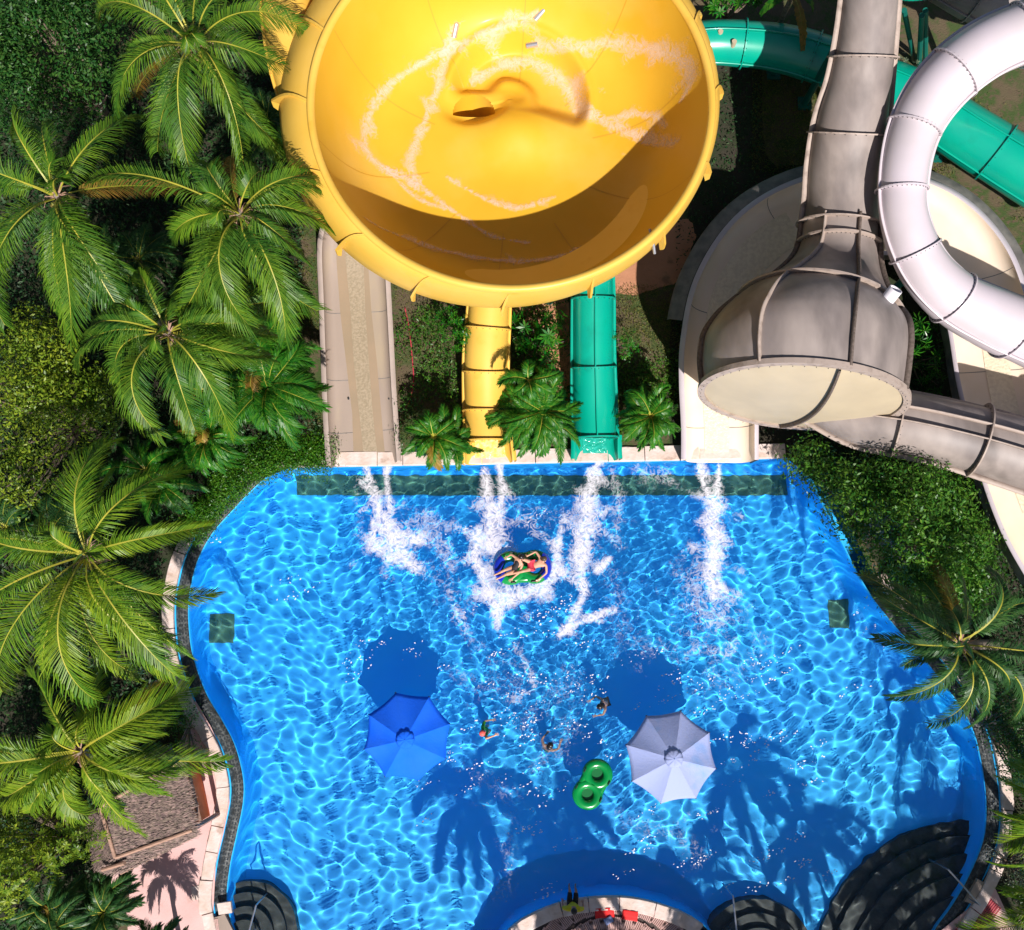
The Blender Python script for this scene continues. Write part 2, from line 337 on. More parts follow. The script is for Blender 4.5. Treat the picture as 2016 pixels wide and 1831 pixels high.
b.inputs['Base Color'].default_value = (.93, 1, 1, 1); b.inputs['Roughness'].default_value = 0; b.inputs['Transmission Weight'].default_value = 1; b.inputs['IOR'].default_value = 1.33
M['water'] = m
cX = X.ravel()[Fc].mean(1); cY = Y.ravel()[Fc].mean(1); keep = inpoly(cX, cY, POOL+nP*.12)
Fk = Fc[keep]; used = np.unique(Fk); rem = -np.ones(X.size, int); rem[used] = np.arange(len(used))
V = np.stack([X.ravel()[used], Y.ravel()[used], wz(X.ravel()[used], Y.ravel()[used])], 1)
wo = mesh('water', V, rem[Fk], M['water'], smooth=True); tag(wo, kind='structure'); wo.cycles.is_caustics_caster = True
# foam: a real layer lying on the water, solid where dense and torn by noise where thin
def foam_mat(name, col, sc, soft=.36, thr=1.02):
    m = bpy.data.materials.new(name); m.use_nodes = True; nt = m.node_tree; N = nt.nodes; L = nt.links; b = N['Principled BSDF']
    b.inputs['Base Color'].default_value = (*col, 1); b.inputs['Roughness'].default_value = .7
    at = N.new('ShaderNodeAttribute'); at.attribute_name = 'cover'; tc = N.new('ShaderNodeTexCoord')
    n1 = N.new('ShaderNodeTexNoise'); n1.inputs['Scale'].default_value = sc; n1.inputs['Detail'].default_value = 9; n1.inputs['Roughness'].default_value = .7; n1.inputs['Distortion'].default_value = .9; L.new(tc.outputs['Object'], n1.inputs[0])
    n2 = N.new('ShaderNodeTexNoise'); n2.inputs['Scale'].default_value = sc*.55; n2.inputs['Detail'].default_value = 5; n2.inputs['Distortion'].default_value = 1.6; L.new(tc.outputs['Object'], n2.inputs[0])
    rid = N.new('ShaderNodeMath'); rid.operation = 'SUBTRACT'; rid.inputs[1].default_value = .5; L.new(n2.outputs[0], rid.inputs[0])
    ab = N.new('ShaderNodeMath'); ab.operation = 'ABSOLUTE'; L.new(rid.outputs[0], ab.inputs[0])
    mu = N.new('ShaderNodeMath'); mu.operation = 'MULTIPLY_ADD'; mu.inputs[1].default_value = -3.2; mu.inputs[2].default_value = .42; L.new(ab.outputs[0], mu.inputs[0])
    a1 = N.new('ShaderNodeMath'); a1.operation = 'ADD'; L.new(n1.outputs[0], a1.inputs[0]); L.new(mu.outputs[0], a1.inputs[1])
    a2 = N.new('ShaderNodeMath'); a2.operation = 'ADD'; L.new(a1.outputs[0], a2.inputs[0]); L.new(at.outputs['Fac'], a2.inputs[1])
    mr = N.new('ShaderNodeMapRange'); mr.inputs[1].default_value = thr; mr.inputs[2].default_value = thr+soft*3; L.new(a2.outputs[0], mr.inputs[0])
    L.new(mr.outputs[0], b.inputs['Alpha'])
    bp = N.new('ShaderNodeBump'); bp.inputs['Distance'].default_value = .012; L.new(n1.outputs[0], bp.inputs['Height']); L.new(bp.outputs[0], b.inputs['Normal'])
    return m
M['foam'] = foam_mat('white_foam', (.84, .82, .88), 6.5)
def foam(name, strokes, label, zf, st=.09, m=None, z=0., amp=1.):
    ws = []
    for st_ in strokes:
        pts = [D(q[0], q[1], z if len(q) < 4 else q[3]) for q in st_]; ws.append((spline([(p.x, p.y, q[2]/scl(p)) for p, q in zip(pts, st_)], 16)))
    A = np.vstack(ws); x0, y0 = A[:, :2].min(0)-1; x1, y1 = A[:, :2].max(0)+1
    X, Y = np.meshgrid(np.arange(x0, x1, st), np.arange(y0, y1, st)); den = np.zeros_like(X)
    for P in ws:
        d, t = segdist(X, Y, P); d = np.maximum(0, d*(1+.35*np.sin(X*5.1+np.sin(Y*3.7)*2)+.25*np.sin(Y*6.3+X*2.9))); wd = np.abs(np.interp(t, np.linspace(0, 1, len(P)), P[:, 2]))+.01; den = np.maximum(den, amp*(.5 if min(q[2] for q in P) < 0 else 1)*(1.06*np.exp(-(d/(wd*1.25))**2)-.06))
    den = np.clip(den, 0, 1)
    Fc = gridfaces(*X.shape); dk = den.ravel()[Fc].max(1) > .02; Fk = Fc[dk]; used = np.unique(Fk); rem = -np.ones(X.size, int); rem[used] = np.arange(len(used))
    x, y = X.ravel()[used], Y.ravel()[used]
    o = mesh(name, np.stack([x, y, zf(x, y)], 1), rem[Fk], m or M['foam'], smooth=True)
    a = o.data.attributes.new('cover', 'FLOAT', 'POINT'); a.data.foreach_set('value', den.ravel()[used].astype(np.float32))
    return tag(o, label, 'foam', kind='stuff')
wf = lambda x, y: wz(x, y)+.03
foam('foam', [[(722, 921, 7), (733, 960, 12), (748, 1010, 16), (765, 1055, 34), (795, 1095, 30), (812, 1118, 12)], [(760, 925, 4), (763, 965, 6), (768, 1005, 10)], [(735, 1030, 8), (740, 1075, 12), (770, 1100, 14)],
  [(800, 1060, 22), (830, 1062, 16)], [(830, 1060, -20), (872, 1065, -20), (882, 1110, -16)], [(780, 1040, -24), (830, 1030, -24), (880, 1040, -18)]],
  'white foam where the beige slide pours into the pool', wf)
foam('foam', [[(952, 925, 7), (960, 970, 12), (970, 1020, 26), (968, 1075, 30)], [(984, 922, 5), (990, 965, 8), (978, 1005, 13)], [(945, 1040, 12), (935, 1090, 14), (948, 1130, 12), (965, 1165, 18), (985, 1215, 9)],
  [(960, 1160, 14), (1000, 1175, 20), (1060, 1160, 16), (1092, 1130, 14), (1098, 1080, 11), (1105, 1040, 6)], [(1000, 1030, -12), (1040, 1020, -14), (1060, 1050, -12)], [(970, 1190, 10), (982, 1230, 5)],
  [(885, 1165, -10), (900, 1200, -10), (915, 1235, -9)], [(1020, 1280, -8), (1050, 1350, -8), (1020, 1370, -10)]], 'white foam churned up round the riders on the green float', wf)
foam('foam', [[(1182, 900, 7), (1168, 940, 14), (1158, 1000, 23), (1150, 1060, 24), (1142, 1115, 20), (1150, 1160, 8)], [(1160, 925, 5), (1160, 960, 8)], [(1150, 1165, 6), (1135, 1205, 7), (1112, 1245, 8)],
  [(1105, 1248, 10), (1140, 1225, 9), (1175, 1210, 8), (1212, 1203, 5)], [(1175, 1125, 6), (1200, 1100, 4)], [(1205, 925, -10), (1218, 985, -10), (1210, 1060, -12)]],
  'white foam below the mouth of the green slide', wf)
foam('foam', [[(1378, 914, 7), (1388, 960, 12), (1404, 1000, 21), (1405, 1070, 23), (1402, 1130, 22), (1405, 1175, 15)], [(1416, 914, 4), (1412, 955, 8), (1408, 990, 10)], [(1375, 1100, -18), (1372, 1150, -22), (1385, 1200, -22), (1405, 1225, -18), (1435, 1190, -16), (1455, 1165, -10)],
  [(1365, 1278, -10), (1395, 1282, -14), (1425, 1287, -14), (1450, 1262, -9)], [(1275, 932, -20), (1300, 935, -22), (1312, 942, -16)]], 'white foam below the mouth of the wide cream slide', wf)
foam('foam', [[(885, 1100, 14), (888, 1160, 12), (900, 1215, 12), (930, 1260, 14), (965, 1290, 14), (1020, 1305, 12)], [(820, 1110, 20), (880, 1150, 22), (930, 1200, 20)], [(900, 1330, 20), (960, 1350, 30), (1040, 1345, 26)], [(1030, 1420, 20), (1080, 1380, 30), (1130, 1340, 26)], [(1060, 1500, 18), (1100, 1470, 30), (1130, 1420, 20)],
  [(1020, 1000, 20), (1060, 1030, 30), (1110, 1010, 20)], [(1180, 1080, 16), (1210, 1160, 26), (1240, 1260, 30), (1330, 1280, 26)], [(940, 1520, 20), (985, 1560, 24), (1010, 1600, 18)], [(1340, 1100, 16), (1350, 1180, 26), (1390, 1240, 30), (1460, 1200, 22)],
  [(1000, 1640, 20), (1010, 1690, 26), (990, 1760, 20)], [(1390, 1350, 18), (1450, 1320, 26), (1500, 1260, 22)], [(1230, 1620, 18), (1330, 1640, 26), (1380, 1700, 18)], [(700, 960, 8), (708, 1020, 12), (715, 1080, 12)]],
  'thin torn foam drifting in the middle of the pool', wf, amp=.26)
def flecks():  # white flecks laid on the water in place of sun glints
    rng = np.random.default_rng(12); P = []
    for x, y, sx, sy, n in ((1050, 1380, 120, 70, 300), (980, 1560, 70, 90, 200), (1330, 1330, 110, 40, 150), (1480, 1430, 60, 90, 150), (1100, 1170, 120, 60, 150), (1560, 1480, 60, 70, 70), (1500, 1700, 110, 50, 110), (1250, 1700, 90, 50, 90), (760, 1290, 60, 30, 70), (1640, 1300, 90, 120, 60), (620, 1150, 110, 120, 50)):
        k = max(1, n//9); cs = rng.normal(0, 1, (k, 2))*(sx, sy)+(x, y); q = np.repeat(cs, 9, 0); t = rng.normal(0, 13, len(q)); q += np.stack([t, -t*.45], 1)+rng.normal(0, 3.5, (len(q), 2)); P += list(q)
    V = []
    for x, y in P:
        p = D(float(x), float(y)); a = rng.normal(.45, .5); L_ = rng.uniform(.012, .045); w_ = L_*rng.uniform(.3, .6); d = np.array((math.cos(a), math.sin(a), 0)); e = np.array((-d[1], d[0], 0)); c = np.array((p.x, p.y, float(wz(np.array(p.x), np.array(p.y)))+.015))
        V += [c-d*L_, c-e*w_, c+d*L_, c+e*w_]
    tag(mesh('foam', V, np.arange(len(V)).reshape(-1, 4), M['glint']), 'tiny white flecks of spray scattered over the ruffled water', 'foam', kind='stuff')  # flecks stand in for sun glints
M['glint'] = nmat('glint_fleck', (.85, .85, .88), .3)
flecks()
# ================================================================= SLIDES
def frames(P):
    T = np.gradient(P, axis=0); T /= np.linalg.norm(T, axis=1)[:, None]+1e-9
    side = np.cross(T, (0, 0, 1)); side /= np.linalg.norm(side, axis=1)[:, None]+1e-9
    return T, side, np.cross(side, T)
def path(pts, n):       # (x, y, z, width in px) -> centre line and radius in metres
    Q = []
    for x, y, z, wd in pts: p = D(x, y, z); Q.append((*p, .5*wd/scl(p)))
    s = spline(Q, n*8); L = np.concatenate([[0], np.cumsum(np.linalg.norm(np.diff(s[:, :3], axis=0), axis=1))])
    u = np.linspace(0, L[-1], n); s = np.stack([np.interp(u, L, s[:, k]) for k in range(4)], 1); return s[:, :3], s[:, 3]
def ringmesh(mb, c, T, s, u, r0, r1, th, n=32, m=0, bolts=0, a0=0, a1=2*math.pi):
    full = abs(a1-a0) > 6.2; k = n if full else n+1; V = []
    for q in (-th/2, th/2):
        for r in (r0, r1):
            for i in range(k): a = a0+(a1-a0)*i/n; V.append(c+T*q+(s*math.cos(a)+u*math.sin(a))*r)
    Fc = []
    for i in range(n):
        j = (i+1) % k
        Fc += [(i, j, k+j, k+i), (2*k+j, 2*k+i, 3*k+i, 3*k+j), (k+i, k+j, 3*k+j, 3*k+i), (j, i, 2*k+i, 2*k+j)]
    mb.add(V, Fc, m)
    for b_ in range(bolts):
        a = a0+(a1-a0)*(b_+.5)/bolts; p = c+(s*math.cos(a)+u*math.sin(a))*((r0+r1)/2)
        e = .022; mb.box(p, e, e, e, None, 1); p2 = p-T*th*.9; mb.box(p2, e, e, e, None, 1); mb.box(p+T*th*.9, e, e, e, None, 1)
def posts(t, P, rad, idx, m, r=.13):
    for i in idx:
        mb = MB(); p = P[i]; mb.pipe([(p[0], p[1], 0), (p[0], p[1], p[2]-rad[i]*.8)], r, 10); mb.box((p[0], p[1], .16), .5, .5, .1); mb.build('support_post', m, t)
def tube(name, pts, nsec, mat, fm, label, cat='slide', group=None, seams=(90,), fl=.09, supports=(), pm=None, per=10, breaks=None, bolts=26, taper=1.0):
    n = nsec*per+1; P, rad = path(pts, n); T, s, u = frames(P)
    t = thing(name, (P[0][0], P[0][1], GZ), label, cat, group); K = 36
    br = [i*per for i in range(nsec+1)]
    if breaks is not None: # fraction along
        br = sorted(set([0]+[int(round(b*(n-1))) for b in breaks]+[n-1]))
    a = np.linspace(0, 2*np.pi, K, endpoint=False)
    for q in range(len(br)-1):
        i0, i1 = br[q], br[q+1]; idx = np.arange(i0, i1+1)
        rr = rad[idx]*(1+taper*.035*np.linspace(-.5, .5, len(idx)))
        V = P[idx][:, None]+(s[idx][:, None]*np.cos(a)[None, :, None]+u[idx][:, None]*np.sin(a)[None, :, None])*rr[:, None, None]
        mesh('tube_section', V, gridfaces(len(idx), K, True), mat, t, True)
    for i in br:
        mb = MB(); ringmesh(mb, P[i], T[i], s[i], u[i], rad[i]*.97, rad[i]+fl, .045, 36, 0, bolts); mb.build('joint_flange', [fm, M['dkmetal']], t)
    for deg in seams:
        for sg in ((1, -1) if deg not in (0,) else (1,)):
            ang = math.pi/2-sg*R(deg); d = s*math.cos(ang)+u*math.sin(ang); w2 = np.cross(T, d)
            A = P+d*(rad*.98)[:, None]; B = P+d*(rad+fl*.9)[:, None]
            V = np.stack([A-w2*.02, B-w2*.02, B+w2*.02, A+w2*.02], 1); mesh('seam_flange', V, gridfaces(n, 4, True), fm, t)
    posts(t, P, rad, [min(n-1, int(f*(n-1))) for f in supports], pm or M['greend'])
    return t, P, rad, (T, s, u)
def chuteprof(h, rc=.28, lipo=.16, lipi=.16, n=6):
    # returns list of (side factor, offset in m, z): floor half width a is scaled outside
    L = [(-1, -lipo, h-.03), (-1, -lipo, h), (-1, 0, h)]
    for k in range(n+1): th = math.pi+k/n*math.pi/2; L.append((-1, rc+rc*math.cos(th), rc+rc*math.sin(th)))
    Rr = [(1, -p[1], p[2]) for p in L[::-1]]
    Rr[-1] = (1, lipi, h-.03); Rr[-2] = (1, lipi, h)
    return L+Rr
def chute(name, pts, label, mat, lm, h=.5, rc=.28, n=60, lipo=.15, lipi=.15, joints=(), cat='slide', group=None, endround=False, body=None):
    P, rad = path(pts, n); T, s, u = frames(P); t = thing(name, (P[0][0], P[0][1], GZ), label, cat, group)
    pr = chuteprof(h, rc, lipo, lipi); 
    if endround:        # the floor narrows and rises at the mouth like a bath end
        pass
    def row(sel):
        V = np.stack([P+s*(sf*rad+off)[:, None]+np.array((0, 0, z)) for sf, off, z in [pr[k] for k in sel]], 1); return V
    k = len(pr); a = list(range(2, k-2)); mesh('chute', row(a), gridfaces(n, len(a)), mat, t, True)
    for sel in ([0, 1, 2], [k-3, k-2, k-1]): 
        V = row(sel); V[:, 1 if sel[0] == 0 else 1, 2] += .004; mesh('lip', V, gridfaces(n, 3), lm, t)
    # outer walls down to the base, two skins
    for sf, off in ((-1, -lipo), (1, lipi)):
        A = P+s*(sf*rad+off)[:, None]; V = np.stack([A+np.array((0, 0, h-.03)), np.column_stack([(A+s*(.12*-sf))[:, :2], A[:, 2]-.12])], 1); mesh('side_skin', V, gridfaces(n, 2), body or lm, t)
    for f in joints:
        i = int(f*(n-1)); mb = MB(); V = []; F_ = []
        for q, (sf, off, z) in enumerate(pr[2:-2]):
            for dz, dt in ((.006, -.012), (.006, .012)): V.append(P[i]+s[i]*(sf*rad[i]+off*1.0)+np.array((0, 0, z+dz))+T[i]*dt)
        for q in range(len(pr)-5): F_.append((2*q, 2*q+1, 2*q+3, 2*q+2))
        mb.add(V, F_); mb.build('joint_strip', M['greybrown'], t)
    return t, P, rad, (T, s, u)
def streamlayer(name, P, s, rad, f0, f1, z, m, label, seed=1):
    n = len(P); rnd = np.random.default_rng(seed); u = np.linspace(0, 1, n); a = np.interp(u, np.linspace(0, 1, len(f0)), f0); b = np.interp(u, np.linspace(0, 1, len(f1)), f1); K = 14
    q = np.linspace(0, 1, K)[None, :]; off = (a[:, None]*(1-q)+b[:, None]*q)*rad[:, None]
    V = P[:, None]+s[:, None]*off[..., None]; V[..., 2] += z
    return tag(mesh(name, V, gridfaces(n, K), m, smooth=True), label, 'water', kind='stuff')
def flowmat(name, col, col2, sc, strength=.9, rough=.12):
    m = nmat(name, col, rough, col2, sc, fac=(.4, .6), bump=strength, bscale=sc*1.5, spec=.8); return m
M['flowbeige'] = flowmat('running_water_beige', (.37, .29, .195), (.28, .22, .14), 14, .35, .4)
M['flowcalm'] = flowmat('thin_water_beige', (.34, .25, .165), (.31, .235, .155), .8, .3, .2)
M['flowcream'] = flowmat('running_water_cream', (.88, .76, .56), (.78, .66, .48), 8, 1.0)
M['flowyel'] = flowmat('running_water_yellow', (.92, .62, .12), (.95, .72, .35), 7, 1.2)
M['flowgreen'] = flowmat('running_water_green', (.01, .34, .24), (.02, .42, .32), 7, 1.2)
# wide beige slide
t, P, rad, (T, s, u) = chute('wide_slide', [(720, 916, .12, 128), (712, 800, .42, 126), (703, 600, 1.0, 122), (698, 490, 1.5, 118), (698, 430, 1.9, 92), (700, 330, 3.0, 80)],
    'wide beige open slide running straight from under the yellow bowl to the pool', M['beige'], M['beigel'], h=.42, rc=.34, lipo=.17, lipi=.17, joints=(.12, .3, .52, .78), n=80)
k = 70
streamlayer('slide_water', P[:k], s[:k], rad[:k], [-.36, -.30, -.42, -.55, -.60, -.55], [.62, .60, .55, .45, .42, .45], .016, M['flowcalm'], 'thin smooth sheet of water on the beige slide')
streamlayer('slide_water', P[:k], s[:k], rad[:k], [-.02, -.08, -.18, -.22, -.30, -.28], [.40, .34, .30, .26, .28, .3], .030, M['flowbeige'], 'rippled glittering stream down the middle of the beige slide')
for q, (dx, sd) in enumerate(((690, -1), (777, 1))):
    pass
mb = MB(); 
for x in (686, 766): p = D(x, 785, .5); mb.pipe([p-Vector((0, 0, .02)), p+Vector((0, 0, .03))], .035, 10)
mb.build('drain_plug', M['dkmetal'], t)
posts(t, P, rad*.3, [20, 45, 62], M['greend'])
# yellow lower flume
tube('yellow_tube_slide', [(957, 868, .85, 80), (956, 800, 1.0, 82), (957, 700, 1.5, 84), (962, 620, 1.9, 80), (965, 560, 2.2, 76)], 4, M['yellow2'], M['yellow2'],
     'yellow tube slide coming out from under the bowl between palms', breaks=(.2, .45, .72), fl=.10, supports=(.3, .6), bolts=20)
t, P, rad, (T, s, u) = chute('yellow_slide_mouth', [(963, 914, .14, 92), (962, 895, .22, 90), (960, 862, .30, 86)], 'short yellow open mouth of the tube slide at the pool edge', M['yellow2'], M['yellow2'], h=.5, n=12)
streamlayer('slide_water', P, s, rad, [-.6, -.6], [.75, .7], .02, M['flowyel'], 'water running over the yellow slide mouth')
# green lower flume
tube('green_tube_slide', [(1172, 862, .85, 84), (1170, 800, 1.0, 84), (1168, 700, 1.5, 80), (1168, 590, 2.0, 78), (1168, 530, 2.2, 74)], 4, M['green'], M['green'],
     'glossy green tube slide with a seam along its top ending at the pool', breaks=(.43, .82), seams=(0, 88), fl=.10, supports=(.3, .6), bolts=20)
t, P, rad, (T, s, u) = chute('green_slide_mouth', [(1172, 908, .14, 84), (1172, 890, .22, 82), (1172, 862, .30, 82)], 'short green open mouth of the tube slide at the pool edge', M['green'], M['green'], h=.5, n=12)
streamlayer('slide_water', P, s, rad, [-.6, -.6], [.6, .5], .02, M['flowgreen'], 'water running over the green slide mouth')
# upper green tube beneath the others
tube('green_tube_slide', [(1340, 88, 1.6, 80), (1430, 84, 1.6, 84), (1560, 100, 1.7, 90), (1700, 150, 1.8, 96), (1800, 196, 2.0, 104), (1900, 262, 2.1, 108), (2000, 325, 2.2, 112), (2110, 395, 2.3, 112)], 6, M['green'], M['green'],
     'long green tube slide passing under the grey tube and the white spiral tube', breaks=(.15, .32, .47, .60, .80), seams=(0, 88), supports=(.25, .7), bolts=20)
mb = MB()
for x, y in ((1419, 61), (1446, 81)): p = D(x, y, 2.42); mb.pipe([p-Vector((0, 0, .3)), p+Vector((0, 0, .0))], .09, 12)
tag(mb.build('plug_cap', M['creamd']), 'pair of round pale caps on the green tube beside the yellow bowl', 'caps')
# turquoise tube end and its struts at the top edge
t, P, rad, _ = tube('turquoise_tube', [(1808, -10, 6.0, 62), (1812, -70, 6.3, 62), (1815, -150, 6.6, 62)], 1, M['green'], M['green'], 'rounded turquoise tube end at the top edge beside the grey tube', seams=())
mb = MB()
for a, b_ in (((1815, 30), (1809, 130)), ((1822, 20), (1822, 125)), ((1780, 20), (1800, 120))):
    p = D(*a, 5.6); q = D(*b_, .2); mb.pipe([p, q], .09, 8)
mb.build('strut', M['greend'], t)
tube('brown_tube_slide', [(1830, -60, 4.5, 90), (1920, -10, 4.4, 95), (2010, 30, 4.2, 100), (2120, 60, 4.0, 100)], 3, M['taupe'], M['taupewc'] if 'taupewc' in M else M['taupe'], 'dark brown tube in shade at the top right corner', supports=(.5,))
# cream open flume sweeping round the right side
t, P, rad, (T, s, u) = chute('cream_flume', [(1411, 911, .14, 132), (1411, 850, .3, 132), (1410, 760, .6, 138), (1418, 690, .75, 150), (1448, 590, .95, 165), (1515, 500, 1.1, 175), (1610, 447, 1.2, 172), (1715, 432, 1.3, 160),
    (1820, 455, 1.4, 150), (1895, 530, 1.5, 150), (1932, 640, 1.6, 155), (1955, 760, 1.7, 160), (1990, 900, 1.8, 160), (2035, 1020, 1.9, 165), (2090, 1120, 2.0, 165)],
    'large cream open flume looping behind the grey funnel and down to the pool', M['cream'], M['white'], h=.62, rc=.5, n=130, lipo=.18, lipi=.14, joints=(.05, .2, .34, .5, .62, .74, .86), body=M['greybrown'])
streamlayer('slide_water', P[:46], s[:46], rad[:46], [-.35, -.4, -.6, -.6], [.35, .4, .2, .2], .02, M['flowcream'], 'rippled water down the middle of the cream flume')
streamlayer('slide_water', P[90:120], s[90:120], rad[90:120], [-.5, -.5], [.1, .2], .02, M['flowcream'], 'rippled water on the right leg of the cream flume')
n = len(P); A = P-s*(rad+.2)[:, None]; V = np.stack([A+np.array((0, 0, .55)), A-s*.42+np.array((0, 0, .42)), A-s*.50+np.array((0, 0, .28)), A-s*.45+np.array((0, 0, -.2))], 1)[22:96]
mesh('outer_flange', V, gridfaces(len(V), 4), M['greybrown'], t, True)
posts(t, P, rad*.2, [45, 62, 78, 100], M['greend'], .16)
# white spiral tube
tube('white_spiral_tube', [(2110, 48, 7.4, 118), (2016, 66, 7.2, 118), (1925, 108, 6.9, 115), (1850, 172, 6.5, 108), (1800, 250, 6.1, 98), (1778, 340, 5.8, 92), (1780, 430, 5.5, 90), (1815, 520, 5.1, 96), (1875, 585, 4.7, 106), (1955, 628, 4.3, 118), (2040, 665, 3.9, 122), (2120, 705, 3.6, 122)], 9,
     M['white'], M['white'], 'bright white tube slide curling in an open ring at the right edge', seams=(80,), supports=(.3, .62), per=12, breaks=(.09, .22, .34, .46, .58, .70, .84), bolts=34)
# grey tube and funnel
tube('grey_tube_slide', [(1655, 445, 3.75, 150), (1660, 400, 3.9, 148), (1664, 330, 4.3, 146), (1674, 250, 4.9, 140), (1690, 170, 5.5, 122), (1702, 90, 6.1, 112), (1712, 0, 6.7, 106), (1720, -90, 7.2, 104)], 5, M['taupe'], M['taupewp'] if 'taupewp' in M else M['taupew'],
     'tall weathered grey tube slide running down from the top edge into the funnel', seams=(88,), breaks=(.36, .63), supports=(.45, .9), bolts=24, fl=.18)
def funnel():
    rings = [(1577, 782, 4.5, 3.02, 0), (1577, 768, 4.5, 3.06, 0), (1578, 735, 4.5, 3.12, 0), (1583, 690, 4.5, 3.12, 0), (1592, 655, 4.45, 2.95, 0), (1604, 628, 4.2, 2.62, 0), (1618, 603, 4.0, 2.2, 0), (1632, 570, 3.8, 1.78, 0), (1643, 535, 3.7, 1.46, 0), (1650, 498, 3.7, 1.28, 0), (1655, 445, 3.75, 1.22, 0)]
    Q = spline([(*D(x, y, z), r) for x, y, z, r, _ in rings], 81); P, rad = Q[:, :3], Q[:, 3]
    ax = (P[-1]-P[0]); ax /= np.linalg.norm(ax); T, s, u = frames(P)
    w_ = np.clip(np.linspace(1.6, 0, 81), 0, 1)[:, None]; d0 = np.array(Vector((.14, .985, -.06)).normalized()); T = T*(1-w_)+d0*w_; T /= np.linalg.norm(T, axis=1)[:, None]
    s = np.cross(T, (0, 0, 1)); s /= np.linalg.norm(s, axis=1)[:, None]; u = np.cross(s, T)
    t = thing('funnel_slide', (P[0][0], P[0][1], GZ), 'huge weathered grey funnel with a cream oval end panel above the cream flume', 'slide')
    K = 72; a = np.linspace(0, 2*np.pi, K, endpoint=False)
    br = [0, 43, 74, 80]
    for q in range(3):
        idx = np.arange(br[q], br[q+1]+1); V = P[idx][:, None]+(s[idx][:, None]*np.cos(a)[None, :, None]+u[idx][:, None]*np.sin(a)[None, :, None])*rad[idx][:, None, None]
        mesh('funnel_shell', V, gridfaces(len(idx), K, True), M['taupe'], t, True)
    for i, e in ((0, .13), (43, .17), (74, .15)):
        mb = MB(); ringmesh(mb, P[i], T[i], s[i], u[i], rad[i]*.97, rad[i]+e, .07 if i else .16, 72, 0, 60); mb.build('ring_flange', [M['taupew'], M['dkmetal']], t)
    for deg, m_ in ((-88, 'taupedk'), (-38, 'taupew'), (8, 'taupedk'), (52, 'taupedk'), (95, 'taupew')):
        ang = math.pi/2-R(deg); d = s*math.cos(ang)+u*math.sin(ang); w2 = np.cross(T, d); A = P+d*(rad*.98)[:, None]; B = P+d*(rad+.16)[:, None]
        V = np.stack([A-w2*.03, B-w2*.03, B+w2*.03, A+w2*.03], 1); mesh('rib_flange', V, gridfaces(81, 4, True), M[m_], t)
    # end panel: shallow dome with a raised seam
    rr = np.linspace(0, 1, 12); V = []
    for r_ in rr:
        dome = .35*(1-r_**2); V.append(P[0][None]-T[0][None]*(dome+.0)+(s[0][None]*np.cos(a)[:, None]+u[0][None]*np.sin(a)[:, None])*(rad[0]*.985*max(r_, .001)))
    mesh('end_panel', np.array(V), gridfaces(12, K, True), M['creamd'], t, True)
    mb = MB(); V = []
    for q in np.linspace(-1, 1, 25):
        c = P[0]-T[0]*(.35*(1-q*q)+.0)+u[0]*rad[0]*q*.97+s[0]*(.42*math.cos(q*1.2)+.05)*1.0
        for o1, o2 in ((-.03, .0), (-.03, .14), (.03, .14), (.03, 0)): V.append(c+s[0]*o1-T[0]*o2)
    mb.add(V, [tuple(f) for f in gridfaces(25, 4, True)]); mb.build('panel_seam', M['taupedk'], t)
    p = P[37]+(s[37]*math.cos(math.pi/2-R(33))+u[37]*math.sin(math.pi/2-R(33)))*rad[37]*.97; d = Vector((.35, .50, .62)).normalized()
    mb = MB(); V = []; K2 = 20; x_ = d.orthogonal().normalized(); y_ = d.cross(x_)
    for r_, h_ in ((.2, -.3), (.2, .42), (.165, .42), (.165, .0)):
        for k_ in range(K2): th = 2*math.pi*k_/K2; V.append(Vector(p)+d*h_+x_*math.cos(th)*r_+y_*math.sin(th)*r_)
    mb.add(V, [tuple(f) for f in gridfaces(4, K2, True)]); o = mb.build('vent_pipe', M['pvc'], t, True)
    for q, (x, y) in enumerate(((1470, 650), (1700, 640), (1560, 560))):
        g = D(x, y, .2); mb = MB(); mb.pipe([(g.x, g.y, 0), (g.x, g.y, 2.4)], .18, 10); mb.build('support_post', M['greend'], t)
funnel()
tube('grey_outlet_tube', [(1588, 792, 2.7, 62), (1645, 806, 2.8, 96), (1700, 820, 2.95, 116), (1765, 830, 3.2, 122), (1830, 843, 3.4, 125), (1900, 860, 3.5, 128), (1970, 880, 3.6, 134), (2060, 908, 3.7, 138), (2150, 935, 3.8, 138)], 4, M['taupe'], M['taupew'],
     'grey tube slide leaving the funnel towards the right edge', seams=(12, 95), breaks=(.33, .60), supports=(.5,), bolts=24, fl=.18)
